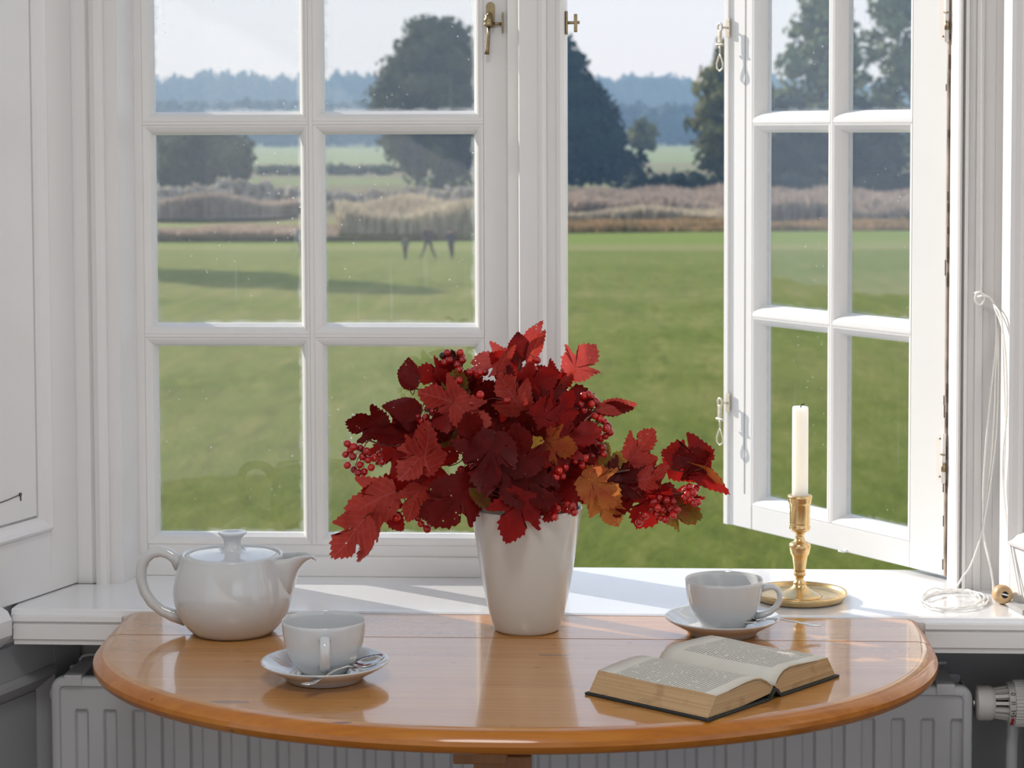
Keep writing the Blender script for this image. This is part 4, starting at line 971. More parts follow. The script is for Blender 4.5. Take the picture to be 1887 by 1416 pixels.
branch('guelder-rose branch with a berry cluster at the top left of the bunch', [(962, 925), (920, 820), (870, 730), (845, 690), (835, 670)],
  [(832, 690, 80, 92, 'l', 'D', .01), (822, 708, 66, 120, 'l', 'R', .0), (868, 700, 60, 60, 'o', 'D', .01), (880, 740, 78, 80, 'l', 'D', -.01)],
  [([(816, 656), (824, 650), (833, 653), (848, 650), (852, 664), (842, 672), (828, 664), (838, 661), (846, 682), (820, 668), (850, 657)], .0), ([(866, 686), (874, 683), (885, 687), (893, 686), (880, 690)], -.01), ([(868, 744), (885, 728), (934, 738)], -.05)])
branch('tallest guelder-rose branch, its curled bright leaves tipping the bunch', [(966, 925), (962, 800), (955, 720), (958, 670), (968, 650)],
  [(978, 622, 72, 62, 'n', 'B', .0, .0, 20), (956, 640, 56, 95, 'o', 'D', -.005, .05), (985, 640, 72, 68, 'n', 'P', .0, .0, 62), (908, 660, 68, 172, 'l', 'B', .0), (930, 668, 60, 150, 'l', 'R', .005), (930, 660, 62, 62, 'n', 'P', -.015, .0, 55), (945, 662, 44, 125, 'n', 'D', .01), (930, 705, 72, 95, 'l', 'D', .0), (968, 700, 74, 60, 'l', 'D', .01)],
  [([(990, 664)], .0), ([(976, 690), (985, 683), (968, 682), (992, 692)], .0)])
branch('guelder-rose branch leaning up to the right with a bright pointed leaf', [(972, 925), (1000, 810), (1030, 740), (1050, 705), (1054, 692)],
  [(1072, 664, 76, 50, 'l', 'B', .0, .0, 15), (1038, 704, 66, 58, 'n', 'P', -.015, 0, 40), (994, 702, 78, 20, 'l', 'R', -.01), (1020, 705, 66, 30, 'l', 'R', .0), (1052, 735, 84, 15, 'l', 'D', .0), (1008, 735, 82, 60, 'l', 'D', -.02), (1022, 765, 84, 10, 'l', 'R', -.035), (1000, 690, 60, 150, 'l', 'D', .01)], [])
branch('guelder-rose branch on the right with a curved string of berries', [(976, 928), (1030, 840), (1075, 780), (1095, 762), (1105, 755)],
  [(1134, 747, 78, 14, 'n', 'P', .0, .0, 25), (1130, 752, 74, 8, 'n', 'D', .005, 0, 10), (1065, 775, 70, 40, 'l', 'D', .01), (1060, 810, 88, 0, 'l', 'R', -.02), (1028, 820, 72, 350, 'l', 'O', -.04), (984, 818, 34, 200, 'l', 'Y', -.055), (1108, 828, 58, 330, 'l', 'G', .01), (1045, 850, 90, 330, 'l', 'D', -.01)],
  [([(1065, 735), (1076, 730), (1085, 728), (1092, 733), (1098, 740), (1070, 746), (1080, 742), (1090, 745), (1102, 746), (1060, 750), (1075, 755)], .0), ([(1096, 767), (1106, 772), (1114, 778), (1121, 786), (1124, 797), (1117, 790), (1086, 784), (1080, 792), (1107, 808), (1116, 804)], .0), ([(1098, 818), (1110, 825), (1112, 838), (1104, 834), (1090, 842)], .0)])
branch('guelder-rose branch reaching far right towards the open casement, pointed leaf at its end', [(980, 932), (1060, 890), (1140, 870), (1210, 862), (1260, 870)],
  [(1186, 822, 76, 50, 'l', 'P', .0, .1), (1178, 850, 66, 100, 'l', 'D', .01), (1264, 842, 92, 172, 'l', 'D', .0, .0, 10), (1270, 848, 88, 20, 'l', 'R', .005, 0, 30), (1302, 876, 108, 332, 'n', 'R', .0, .0, 10), (1296, 866, 90, 338, 'n', 'O', .003, .0, 60), (1208, 880, 60, 15, 'l', 'P', -.02), (1150, 880, 84, 20, 'l', 'D', .0), (1135, 850, 60, 30, 'l', 'G', .01)], [])
branch('low guelder-rose branch on the right, berries hanging over the sill edge', [(982, 935), (1060, 910), (1130, 895), (1190, 905), (1225, 912)],
  [(1196, 935, 92, 245, 'l', 'R', .0), (1255, 945, 74, 340, 'l', 'G', .01), (1265, 935, 70, 300, 'l', 'R', .015), (1150, 912, 84, 262, 'l', 'D', .0), (1108, 902, 88, 325, 'l', 'O', -.025), (1116, 945, 70, 288, 'l', 'O', -.015), (1085, 890, 80, 340, 'l', 'R', -.01), (1215, 905, 70, 350, 'l', 'D', .01)],
  [([(1262, 905), (1270, 898), (1277, 908), (1283, 900), (1262, 918), (1272, 922), (1286, 926), (1278, 928), (1268, 912)], .0), ([(1205, 925), (1215, 918), (1228, 922), (1240, 925), (1212, 936), (1222, 940), (1200, 940), (1190, 950), (1236, 938), (1248, 940), (1218, 955), (1226, 958), (1182, 958), (1240, 950), (1210, 948), (1178, 963)], -.01)])
branch('short guelder-rose branch drooping over the front of the vase rim', [(972, 930), (965, 915), (960, 918), (955, 925)],
  [(948, 952, 94, 248, 'l', 'R', -.085, .1), (905, 852, 108, 262, 'l', 'D', -.075), (935, 892, 92, 290, 'l', 'D', -.075), (832, 932, 108, 228, 'l', 'D', -.06), (800, 935, 70, 215, 'l', 'D', -.05), (888, 920, 60, 318, 'n', 'G', -.07), (985, 905, 84, 285, 'l', 'D', -.07), (1000, 940, 60, 330, 'l', 'R', -.07), (870, 800, 84, 110, 'l', 'D', -.06), (960, 830, 92, 100, 'l', 'D', -.07)],
  [([(1027, 938), (1010, 955), (1022, 953), (1016, 948)], -.075), ([(1050, 942), (1055, 933), (1046, 932), (1058, 945)], -.06)])
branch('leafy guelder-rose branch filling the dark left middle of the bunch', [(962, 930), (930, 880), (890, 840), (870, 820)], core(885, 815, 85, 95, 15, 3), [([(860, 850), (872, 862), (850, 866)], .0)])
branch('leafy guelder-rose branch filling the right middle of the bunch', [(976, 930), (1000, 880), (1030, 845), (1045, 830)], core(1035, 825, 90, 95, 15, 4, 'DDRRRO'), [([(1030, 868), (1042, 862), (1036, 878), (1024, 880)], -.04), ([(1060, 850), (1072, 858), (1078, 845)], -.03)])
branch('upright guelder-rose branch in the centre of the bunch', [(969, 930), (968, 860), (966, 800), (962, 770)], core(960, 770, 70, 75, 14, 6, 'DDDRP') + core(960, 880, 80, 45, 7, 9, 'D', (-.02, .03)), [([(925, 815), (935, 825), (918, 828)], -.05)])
#--PART4--
# ------------------------------------------------------------------ OUTDOORS  (the house stands above the fields)
GZ = -5.83
def gmat():
    m, t, p = mat('field_ground'); v = coords(t)
    s_ = t.nodes.new('ShaderNodeSeparateXYZ'); t.links.new(v, s_.inputs[0]); Y = s_.outputs[1]
    big = noise(t, coords(t, (.05, .12, 1)), 1., 5, .6); med = noise(t, coords(t, (.75, .17, 1), rot=(0, 0, R_(12))), 1., 6, .68, .8); fine = noise(t, coords(t, (5, 5, 5)), 1., 4, .7)
    # mown swaths curving away to the right
    w = N(t, 'ShaderNodeTexWave', Scale=.20, Distortion=3.0, Detail=3.); w.inputs['Detail Scale'].default_value = .25
    t.links.new(coords(t, (1, .12, 1), rot=(0, 0, R_(5))), w.inputs['Vector'])
    med2 = noise(t, coords(t, (2.6, .62, 1), rot=(0, 0, R_(-9))), 1., 4, .6, .4); md = math_(t, 'MULTIPLY_ADD', med2, .42, math_(t, 'MULTIPLY', med, .58))
    near = ramp(t, md, [(.34, (.075, .105, .015)), (.45, (.125, .155, .024)), (.53, (.165, .190, .033)), (.64, (.240, .235, .070))])
    near = mixc(t, math_(t, 'MULTIPLY', ramp(t, big, [(.4, (0, 0, 0)), (.65, (1, 1, 1))]), .45), near, (.30, .26, .10))
    near = mixc(t, math_(t, 'MULTIPLY', w.outputs['Fac'], .40), near, (.14, .185, .03))
    near = mixc(t, .45, near, ramp(t, fine, [(.25, (.55, .55, .5)), (.75, (1.25, 1.25, 1.2))]), 'MULTIPLY')
    near = mixc(t, ramp(t, math_(t, 'DIVIDE', math_(t, 'MULTIPLY_ADD', big, 24., Y), 100.), [(.50, (1, 1, 1)), (.88, (0, 0, 0))]), near, (.78, .81, .64), 'MULTIPLY')   # lusher turf near the house
    yn = math_(t, 'DIVIDE', Y, 1000.)
    yn = math_(t, 'ADD', yn, math_(t, 'MULTIPLY_ADD', big, .012, -.006))
    bands = t.nodes.new('ShaderNodeValToRGB'); bands.color_ramp.interpolation = 'LINEAR'; t.links.new(yn, bands.inputs[0]); el = bands.color_ramp.elements
    stops = [(0, (.16, .19, .035)), (.125, (.17, .20, .04)), (.130, (.30, .27, .11)), (.134, (.18, .23, .04)), (.160, (.20, .25, .05)), (.170, (.25, .20, .10)), (.26, (.22, .19, .10)), (.29, (.20, .24, .08)), (.34, (.22, .17, .10)), (.37, (.21, .235, .10)), (.42, (.25, .21, .12)), (.45, (.25, .29, .12)), (1.0, (.26, .30, .13))]
    while len(el) < len(stops): el.new(.5)
    for q, (a, c) in zip(el, stops): q.position = a; q.color = (*c, 1)
    far = ramp(t, yn, [(.10, (0, 0, 0)), (.135, (1, 1, 1))])
    c = mixc(t, far, near, bands.outputs[0]); t.links.new(c, p.inputs['Base Color']); p.inputs['Roughness'].default_value = .95; p.inputs['Specular IOR Level'].default_value = .1
    bump(t, p, math_(t, 'ADD', med, fine), .6, .12); return m
M_FIELD = gmat()
nx, ny = 60, 110; vs = []; 
ys = [8+1500*(j/(ny-1))**2.2 for j in range(ny)]
for y in ys:
    for i in range(nx+1):
        x = (i/nx-.5)*(160+y*.9); vs.append((x, y, GZ+(.10*math.sin(x*.07+y*.045)+.06*math.sin(y*.11-x*.05))*min(1, y/60)*(1 if y < 300 else .2)))
fs = [(j*(nx+1)+i, j*(nx+1)+i+1, (j+1)*(nx+1)+i+1, (j+1)*(nx+1)+i) for j in range(ny-1) for i in range(nx)]
o = MB().add(vs, fs, True).build('ground', M_FIELD); o['kind'] = 'structure'; o['label'] = 'mown green field stretching away to the forest'

def fol(name, cols, trans=.25):
    m, t, p = mat(name); v = coords(t); f = noise(t, v, .35, 3); g = noise(t, v, 2.5, 2)
    c = ramp(t, math_(t, 'MULTIPLY_ADD', g, .4, math_(t, 'MULTIPLY', f, .6)), [(.35, cols[0]), (.5, cols[1]), (.66, cols[2])])
    t.links.new(c, p.inputs['Base Color']); p.inputs['Roughness'].default_value = .8; p.inputs['Specular IOR Level'].default_value = .2
    out = t.nodes['Material Output']; tl = t.nodes.new('ShaderNodeBsdfTranslucent'); t.links.new(c, tl.inputs['Color']); mx_ = t.nodes.new('ShaderNodeMixShader'); mx_.inputs[0].default_value = trans
    t.links.new(p.outputs[0], mx_.inputs[1]); t.links.new(tl.outputs[0], mx_.inputs[2]); t.links.new(mx_.outputs[0], out.inputs[0]); return m
F_DARK = fol('dark_conifer_green', [(.012, .022, .014), (.022, .036, .020), (.040, .056, .026)], .12)
F_GREEN = fol('autumn_oak_green', [(.075, .105, .045), (.15, .185, .075), (.27, .29, .12)])
F_OLIVE = fol('olive_bush_green', [(.045, .058, .026), (.078, .090, .036), (.13, .125, .050)])
F_WILLOW = fol('mauve_willow_scrub', [(.26, .24, .19), (.42, .37, .30), (.56, .49, .40)], .3)
F_FOREST = fol('far_forest_green', [(.020, .034, .024), (.034, .050, .032), (.055, .070, .042)], .1)
F_GOLD = fol('turning_yellow_green', [(.08, .095, .028), (.17, .165, .045), (.30, .27, .075)])
M_BARK = simple('grey_bark', (.07, .055, .045), .9, var=.3, vs=3)
def cloud(P, N_, size, rng, aspect=1.5):
    """P (n,3) leaf-spray centres, N_ outward directions -> small quads"""
    n = len(P); r = rng.normal(size=(n, 3)); nn = N_*.9+r*.55; nn /= np.linalg.norm(nn, axis=1)[:, None]
    a = np.cross(nn, rng.normal(size=(n, 3))); a /= np.linalg.norm(a, axis=1)[:, None]; b = np.cross(nn, a)
    s = size*rng.uniform(.55, 1.25, n)[:, None]; a = a*s*aspect*.5; b = b*s*.5
    V = np.stack([P-a-b*.4, P-b, P+a-b*.2, P+a*.6+b, P-a*.5+b], 1).reshape(-1, 3)
    return V, np.arange(n*5).reshape(n, 5)
def mesh_np(name, V, F, m, parent=None, loc=(0, 0, 0), **k):
    me = bpy.data.meshes.new(name); me.from_pydata(V.tolist(), [], F.tolist()); me.materials.append(m)
    o = bpy.data.objects.new(name, me); link(o, parent); o.location = loc; props(o, **k); return o
def crown_pts(rng, blobs, dens):
    P = []; Nn = []
    for (c, r) in blobs:
        n = int(dens*r[0]*r[2]); d = rng.normal(size=(n, 3)); d /= np.linalg.norm(d, axis=1)[:, None]
        q = rng.uniform(.72, 1.05, n)[:, None]; P.append(np.array(c)+d*np.array(r)*q); Nn.append(d)
    return np.concatenate(P), np.concatenate(Nn)
def core_mesh(mb, blobs, k=.80):
    for (c, r) in blobs:
        mb.lathe([(r[0]*k*math.sin(a), r[2]*k*-math.cos(a)) for a in [.02+3.10*i/6 for i in range(7)]], 9, c=c, caps=False)
def tree(name, label, cat, px, Y, top, base, width, m, seed, shape='round', group=None, trunk=.12, leafs=.55, dens=26, clumps=26, corek=.78):
    rng = np.random.default_rng(seed); g = on_y(px, 300, Y); x = float(g[0])
    h = float(on_y(px, top, Y)[2]); hb = float(on_y(px, base, Y)[2]); w = float(on_y(px+width/2, 300, Y)[0]-on_y(px-width/2, 300, Y)[0])
    zb = hb-GZ; H = h-GZ; root = empty(name, (x, Y, GZ), label=label, cat=cat, **({'group': group} if group else {}))
    blobs = []
    for k in range(clumps):
        t_ = (k+.5)/clumps; zc = zb+(H-zb)*(.10+.84*t_); a = 2.4*k+rng.uniform(-.4, .4)
        if shape == 'round': R = math.sqrt(max(.05, 1-((t_-.42)/.62)**2))
        elif shape == 'cone': R = (1-t_)**.75*.98+.06
        else: R = (.75+.25*math.sin(t_*3.1))*(1-t_**5)
        rr_ = w*.5*R; br = w*.17*rng.uniform(.7, 1.25)*(1 if shape != 'cone' else .6+.6*(1-t_))
        q = max(0, rr_-br*.75)*rng.uniform(.75, 1.0); blobs.append(((q*math.cos(a), q*math.sin(a)*.9, zc), (br, br, br*rng.uniform(.65, .9))))
        if k % 2 == 0: blobs.append(((q*.35*math.cos(a+2), q*.35*math.sin(a+2), zc), (br*1.1, br*1.1, br*.9)))
    P, Nn = crown_pts(rng, blobs, dens); keep = P[:, 2] > max(.05, zb*.6); P, Nn = P[keep], Nn[keep]
    V, F = cloud(P, Nn, leafs, rng); mesh_np('crown', V, F, m, root, kind='stuff')
    mb = MB(); core_mesh(mb, [(c, r) for c, r in blobs if c[2]-r[2] > .05], corek); mb.build('inner_crown', m, root, kind='stuff')
    mb = MB(); tr = max(.12, w*trunk*.25); mb.tube([(0, 0, -.1), (.05, 0, zb*.5), (0, .1, zb+(H-zb)*.3), (.1, 0, zb+(H-zb)*.75)], [tr*1.3, tr, tr*.8, tr*.2], 8)
    for k in range(6):
        a = k*1.9; z0 = zb+(H-zb)*(.12+.09*k); mb.tube([(0, 0, z0), (w*.16*math.cos(a), w*.16*math.sin(a), z0+H*.06), (w*.3*math.cos(a), w*.3*math.sin(a), z0+H*.14)], [tr*.4, tr*.25, tr*.08], 5)
    mb.build('trunk', M_BARK, root); return root
tree('oak_tree', 'tall dark tree behind the right edge of the closed casement', 'tree', 806, 262, 36, 344, 262, F_OLIVE, 1, 'round', dens=30)
tree('spruce_tree', 'dark broad tree rising just right of the mullion', 'tree', 1018, 250, 48, 338, 330, F_DARK, 2, 'cone', dens=34, clumps=34)
tree('spruce_tree', 'dark slim tree standing behind the mullion', 'tree', 930, 296, 78, 338, 165, F_DARK, 12, 'round', dens=30)
tree('round_tree', 'small round tree alone on the pale far field', 'tree', 1184, 330, 222, 280, 66, F_GOLD, 3, 'round', dens=36, clumps=16)
tree('maple_tree', 'yellowing tree seen beside the free edge of the open casement', 'tree', 1350, 235, 66, 338, 195, F_GOLD, 4, 'column', dens=30, corek=.62)
tree('ash_tree', 'tall open-crowned tree behind the left panes of the open casement', 'tree', 1515, 225, -70, 352, 200, F_GREEN, 5, 'column', dens=24, clumps=24, corek=.55)
tree('ash_tree', 'tall dark tree behind the right panes of the open casement', 'tree', 1650, 232, -90, 352, 170, F_GREEN, 6, 'column', dens=26, clumps=22, corek=.55)
tree('ash_tree', 'lower dark tree between the tall trees of the open casement', 'tree', 1590, 215, 190, 358, 170, F_DARK, 7, 'round', dens=28)
tree('ash_tree', 'dark tree low behind the left panes of the open casement', 'tree', 1455, 212, 180, 362, 150, F_DARK, 17, 'round', dens=28)
tree('alder_tree', 'broad low dark-olive tree at the left edge of the closed casement', 'tree', 360, 235, 244, 335, 250, F_OLIVE, 8, 'round', dens=28, clumps=22)
tree('lime_tree', 'tree left of the window that throws its shadow across the lawn', 'tree', -330, 123, -240, 420, 330, F_GREEN, 9, 'round', dens=14, leafs=.8)
# hedge at the foot of the trees on the right
def bushy(name, label, cat, px0, px1, Y, top, base, m, seed, n, group=None, leafs=.35, dens=40, kind=None):
    rng = np.random.default_rng(seed); x0, x1 = float(on_y(px0, 300, Y)[0]), float(on_y(px1, 300, Y)[0]); h = float(on_y(px0, top, Y)[2])-GZ
    blobs = []
    for k in range(n):
        x = x0+(x1-x0)*(k+.5)/n; r = max((x1-x0)/n*.85, h*.28); q = rng.uniform(.78, 1.02)
        blobs.append(((x-(x0+x1)/2, rng.uniform(-1, 1), h*q*.55), (r, r, h*q*.46)))
        blobs.append(((x-(x0+x1)/2+rng.uniform(-1, 1), rng.uniform(-1.5, 1), h*.28), (r, r, h*.3)))
    P, Nn = crown_pts(rng, blobs, dens); P[:, 2] = np.maximum(P[:, 2], .02)
    V, F = cloud(P, Nn, leafs, rng); o = mesh_np(name, V, F, m, None, ((x0+x1)/2, Y, GZ)); 
    mb = MB(); core_mesh(mb, [((c[0], c[1], max(c[2], r[2]*.8+.02)), r) for c, r in blobs], .78); mb.build('inner_twigs', m, o, kind='stuff'); props(o, label, cat, group, kind); return o
bushy('hedge', 'long dark hedge along the foot of the trees on the right', 'hedge', 1160, 1720, 205, 312, 352, F_DARK, 21, 16)
bushy('hedge', 'dark low hedge on the pale field left of the mullion', 'hedge', 480, 720, 330, 300, 316, F_OLIVE, 22, 12, dens=14, leafs=.5)
for i, (a, b, Y, tp_, lab) in enumerate([(278, 420, 192, 338, 'pale willow scrub at the far left beyond the pond'), (400, 500, 196, 328, 'rounded willow scrub left of the central glazing bar, beyond the pond'), (490, 600, 194, 342, 'low willow scrub behind the central glazing bar of the closed casement'),
                                (590, 720, 186, 346, 'willow scrub in the right column of panes, below the pale field'), (700, 800, 184, 342, 'willow scrub below the tall olive tree'), (780, 900, 180, 338, 'willow scrub beside the right stile of the closed casement')]):
    bushy('willow_scrub', lab, 'bush', a, b, Y, tp_, 400, F_WILLOW, 30+i, 6, 'willow scrub beyond the pond', leafs=.42, dens=46)
def reeds(name, label, px0, px1, Y0, Y1, h0, h1, n, m, seed, wid=.16):
    rng = np.random.default_rng(seed); y = rng.uniform(Y0, Y1, n); u = rng.uniform(0, 1, n)
    xa = np.array([float(on_y(px0, 300, q)[0]) for q in (Y0, Y1)]); xb = np.array([float(on_y(px1, 300, q)[0]) for q in (Y0, Y1)])
    f = (y-Y0)/(Y1-Y0); x = (xa[0]+(xa[1]-xa[0])*f)*(1-u)+(xb[0]+(xb[1]-xb[0])*f)*u
    cl = .75+.25*np.sin(x*.55+seed)*np.sin(x*.17+y*.3)
    h = rng.uniform(h0, h1, n)*cl; a = rng.uniform(0, 6.283, n); w = wid*rng.uniform(.6, 1.4, n); lx, ly = rng.normal(0, .12, n)*h, rng.normal(0, .12, n)*h
    b0 = np.stack([x-np.cos(a)*w*.4, y-np.sin(a)*w*.4, np.full(n, GZ-.05)], 1); b1 = np.stack([x+np.cos(a)*w*.4, y+np.sin(a)*w*.4, np.full(n, GZ-.05)], 1)
    m0 = np.stack([x+lx*.7-np.cos(a)*w*.7, y+ly*.7-np.sin(a)*w*.7, GZ+h*.75], 1); m1 = np.stack([x+lx*.7+np.cos(a)*w*.7, y+ly*.7+np.sin(a)*w*.7, GZ+h*.75], 1)
    tp__ = np.stack([x+lx*1.2, y+ly*1.2, GZ+h], 1)
    V = np.stack([b0, b1, m1, tp__, m0], 1).reshape(-1, 3); c = np.array([x.mean(), y.mean(), GZ]); V = V-c
    o = mesh_np(name, V, np.arange(n*5).reshape(n, 5), m, None, tuple(c)); props(o, label, 'reeds', None, 'stuff'); return o
F_REED = fol('dry_mauve_reed', [(.30, .23, .18), (.44, .35, .27), (.56, .46, .36)], .3)
F_BEIGE = fol('pale_beige_reed', [(.36, .30, .21), (.52, .44, .31), (.64, .55, .40)], .3)
F_RUST = fol('rusty_grass', [(.16, .13, .045), (.36, .24, .11), (.50, .33, .18)], .3)
F_PINK = fol('pinkish_dry_grass', [(.34, .26, .18), (.48, .36, .26), (.58, .47, .35)], .3)
F_SEDGE = fol('dark_sedge', [(.04, .045, .02), (.07, .07, .03), (.11, .10, .045)], .2)
reeds('reed_bed', 'rusty reeds on the near bank of the pond', 270, 620, 141, 150, .35, .74, 12000, F_PINK, 41, .14)
reeds('reed_bed', 'pale beige reeds behind the walking people', 624, 930, 147.5, 166, 1.3, 2.5, 13000, F_BEIGE, 42, .16)
reeds('reed_bed', 'dry reeds beyond the pond', 270, 580, 180, 183, 1.2, 2.0, 6000, F_REED, 43, .16)
reeds('reed_bed', 'mauve reeds right of the mullion', 1000, 1388, 166, 200, 1.4, 2.3, 14000, F_REED, 44, .16)
reeds('reed_bed', 'mauve reeds behind the open casement', 1394, 1760, 163, 196, 1.4, 2.3, 12000, F_REED, 45, .16)
reeds('rough_grass', 'rusty rough grass at the edge of the lawn on the right', 1000, 1760, 148, 159, .25, .8, 12000, F_RUST, 46, .14)
reeds('reed_bed', 'paler beige strip of reeds in front of the mauve ones', 1000, 1390, 160, 165.5, .9, 1.5, 7000, F_BEIGE, 48, .16)
reeds('rough_grass', 'dark sedge strip along the foot of the reeds', 270, 930, 138.5, 140.7, .12, .30, 6000, F_SEDGE, 47, .14)
# pond
pm, pt_, pp_ = mat('still_water'); pp_.inputs['Base Color'].default_value = (.02, .03, .035, 1); pp_.inputs['Roughness'].default_value = .05; bump(pt_, pp_, noise(pt_, coords(pt_, (.4, 1.2, 1)), 1., 2), .05, .02)
xa, xb = float(on_y(255, 400, 172)[0]), float(on_y(545, 400, 172)[0]); xm = (xa+xb)/2
pts = [(xm+(xb-xa)/2*math.cos(a)*(1+.06*math.sin(3*a)), 172.0+7.5*math.sin(a)*(1+.08*math.cos(2*a))) for a in [2*math.pi*k/40 for k in range(40)]]
o = MB().prism(pts, GZ+.12, GZ+.30).build('pond', pm); props(o, 'narrow pond shining white behind the rusty reeds', 'pond')
# far forest in two ranks
def forest(name, label, Y, top, n, seed, x0, x1, m, amp):
    rng = np.random.default_rng(seed); V_ = []; F_ = []; off = 0; mb = MB(); xa, xb = float(on_y(x0, 300, Y)[0]), float(on_y(x1, 300, Y)[0]); h = float(on_y(943, top, Y)[2])-GZ
    for k in range(n):
        x = xa+(xb-xa)*(k+rng.uniform(-.3, .3))/n; hh = h*(1.14-.26*k/n)*(1+amp*rng.uniform(-1, 1)+amp*.6*math.sin(k*.31)); y = Y+rng.uniform(0, 40); r = (xb-xa)/n*rng.uniform(1.4, 2.4)
        blobs = [((x, y, hh*.78), (r*.75, r*.75, hh*.24)), ((x+r*.3, y, hh*.5), (r*1.1, r*1.1, hh*.34)), ((x-r*.4, y-3, hh*.24), (r*1.1, r*1.1, hh*.24))]
        P, Nn = crown_pts(rng, blobs, 1.5); V, F = cloud(P, Nn, 2.2, rng); V_.append(V); F_.append(F+off); off += len(V); core_mesh(mb, blobs, .85)
    o = mesh_np(name, np.concatenate(V_), np.concatenate(F_), m, None, (0, 0, GZ)); mb.build('forest_interior', m, o, kind='stuff'); props(o, label, 'forest', None, 'stuff')
forest('forest', 'hazy far forest on the horizon', 1330, 142, 170, 51, -150, 2000, F_FOREST, .06)
forest('forest', 'nearer blue-green forest edge below the hazy one', 830, 190, 150, 52, -150, 2000, F_FOREST, .04)
# people walking on the lawn
def person(px, py, htop, label, pose, cols, Y=None):
    g = on_z(px, py, GZ); h = float(on_y(px, htop, g[1])[2])-GZ; s_ = h/1.75
    J = dict(pel=(0, 0, .95), waist=(0, 0, 1.12), chest=(0, 0, 1.33), neck=(0, 0, 1.49), head=(0, -.02, 1.58), top=(0, -.01, 1.70))
    for s, n_ in ((-1, 'l'), (1, 'r')):
        J['hip'+n_] = (.09*s, 0, .90); J['kn'+n_] = (.10*s, -.02, .50); J['an'+n_] = (.10*s, .03, .08); J['to'+n_] = (.11*s, -.14, .03)
        J['sh'+n_] = (.19*s, 0, 1.43); J['el'+n_] = (.25*s, .03, 1.14); J['ha'+n_] = (.24*s, -.06, .88)
    J.update(pose); names = list(J); E = [('pel', 'waist'), ('waist', 'chest'), ('chest', 'neck'), ('neck', 'head'), ('head', 'top')]
    for n_ in 'lr': E += [('pel', 'hip'+n_), ('hip'+n_, 'kn'+n_), ('kn'+n_, 'an'+n_), ('an'+n_, 'to'+n_), ('chest', 'sh'+n_), ('sh'+n_, 'el'+n_), ('el'+n_, 'ha'+n_)]
    rad_ = dict(pel=.15, waist=.145, chest=.165, neck=.065, head=.105, top=.07, hip=.105, kn=.07, an=.05, to=.04, sh=.085, el=.055, ha=.045)
    me = bpy.data.meshes.new('person'); me.from_pydata([J[n] for n in names], [(names.index(a), names.index(b)) for a, b in E], [])
    t = bpy.data.objects.new('person', me); COL.objects.link(t); t.modifiers.new('s', 'SKIN'); sv = me.skin_vertices[0].data
    for i, n in enumerate(names):
        k = n if n in rad_ else n[:-1]; r = rad_[k]; sv[i].radius = (r, r*(.75 if k in ('chest', 'waist', 'pel') else 1)); sv[i].use_root = (n == 'pel')
    sb_ = t.modifiers.new('b', 'SUBSURF'); sb_.levels = 2
    dg = bpy.context.evaluated_depsgraph_get(); nm = bpy.data.meshes.new_from_object(t.evaluated_get(dg)); bpy.data.objects.remove(t)
    nm.name = 'person'; o = bpy.data.objects.new('person', nm)
    nm.materials.clear()
    for nme, c in zip(('coat', 'trousers', 'skin', 'hair', 'shoes'), cols): nm.materials.append(simple('person_'+nme, c, .8))
    for p in nm.polygons:
        c = p.center; z = c.z; i = 0
        if z < .09: i = 4
        elif z < .93 and abs(c.x) < .20: i = 1
        elif z > 1.60 or (z > 1.52 and c.y > .0): i = 3
        elif z > 1.47: i = 2
        if .80 < z < .93 and abs(c.x) > .20: i = 2
        p.material_index = i; p.use_smooth = True
    link(o); o.location = (float(g[0]), float(g[1]), float(g[2])-.01); o.scale = (s_,)*3
    props(o, label, 'person'); return o
DK = [(.03, .035, .05), (.025, .03, .04), (.45, .28, .2), (.03, .02, .015), (.02, .02, .02)]
DK2 = [(.09, .085, .10), (.02, .024, .035), (.45, .28, .2), (.05, .035, .02), (.02, .02, .02)]
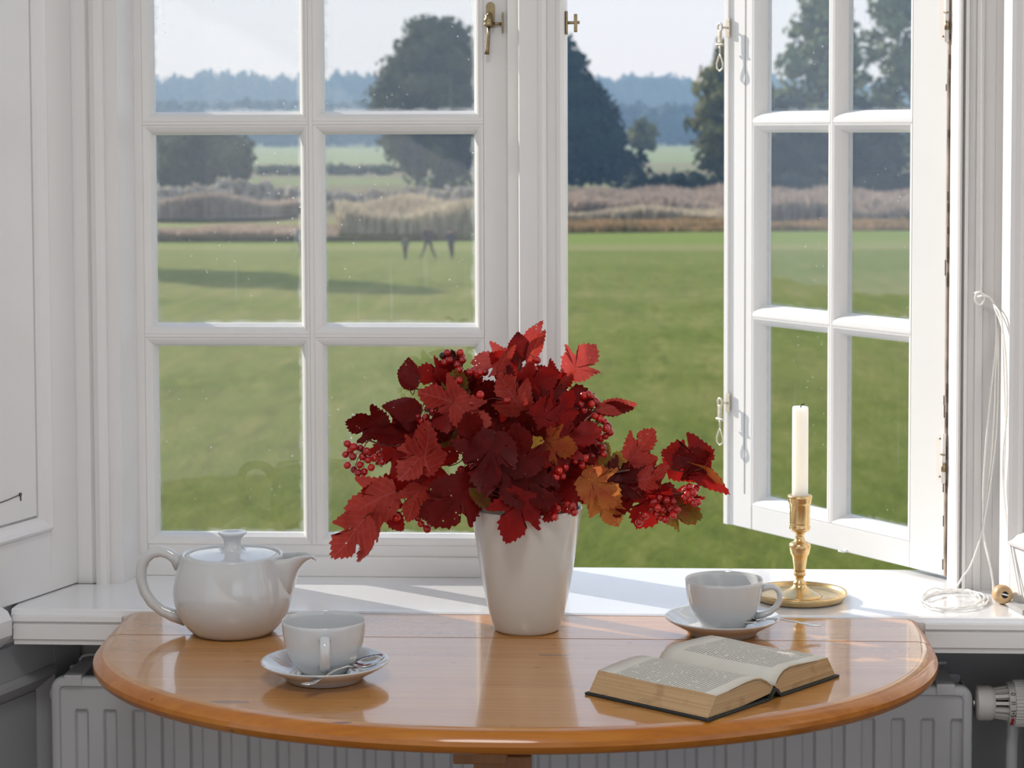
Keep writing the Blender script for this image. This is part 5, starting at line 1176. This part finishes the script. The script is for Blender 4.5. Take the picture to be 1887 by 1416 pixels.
person(747, 478, 434, 'person in a greyish coat standing leftmost of the three walkers', {'knl': (-.05, -.02, .5), 'anl': (-.05, .03, .08), 'tol': (-.05, -.14, .03), 'knr': (.06, .0, .5), 'anr': (.05, .05, .08), 'tor': (.05, -.1, .03)}, DK2)
o = person(789, 476, 413, 'person in dark clothes striding with legs wide apart', {'knl': (-.18, -.02, .52), 'anl': (-.36, .0, .1), 'tol': (-.47, -.05, .06), 'knr': (.19, -.02, .50), 'anr': (.36, .03, .08), 'tor': (.44, -.10, .03), 'ell': (-.28, .05, 1.16), 'hal': (-.16, -.14, 1.0)}, DK)
person(831, 476, 420, 'person in a dark blue coat walking rightmost of the three', {'knl': (-.02, -.02, .5), 'anl': (.04, .03, .08), 'tol': (.0, -.14, .03), 'knr': (.10, -.05, .5), 'anr': (.09, .10, .10), 'tor': (.14, .0, .04), 'ell': (-.27, -.05, 1.15), 'hal': (-.22, -.2, 1.0)}, [(.02, .035, .075), (.02, .03, .055)]+DK[2:])
pb = person(556, 474, 413, 'person in a pale grey jacket holding a long pole by the central glazing bar', {'ell': (-.30, -.06, 1.2), 'hal': (-.26, -.26, 1.12), 'knl': (-.06, -.02, .5), 'anl': (-.06, .03, .08), 'tol': (-.06, -.14, .03)}, [(.16, .18, .20), (.045, .05, .06)]+DK[2:])
q = pb.location; so_ = pb.scale[0]
o = MB().tube([(-.30, -.30, 1.45), (-.26, -.27, 1.12), (-.42, -.34, .02)], .022, 6).build('walking_pole', simple('pale_pole', (.6, .62, .6), .5)); o.location = q; o.scale = (so_,)*3; props(o, 'long pale pole held slanting by the person at the glazing bar', 'pole')
#--HAZE--
HZ = 0.0007
if HZ:
    hm = bpy.data.materials.new('autumn_haze'); hm.use_nodes = True; t = hm.node_tree
    for n in list(t.nodes): t.nodes.remove(n)
    ou = t.nodes.new('ShaderNodeOutputMaterial'); vsn = N(t, 'ShaderNodeVolumeScatter', Color=(.42, .68, 1, 1), Density=HZ, Anisotropy=0.0); t.links.new(vsn.outputs[0], ou.inputs['Volume'])
    hb = MB().box(-700, 700, 60, 1480, GZ-2, 90).build('haze', hm); props(hb, 'thin blue autumn haze over the far fields', 'haze', None, 'stuff')
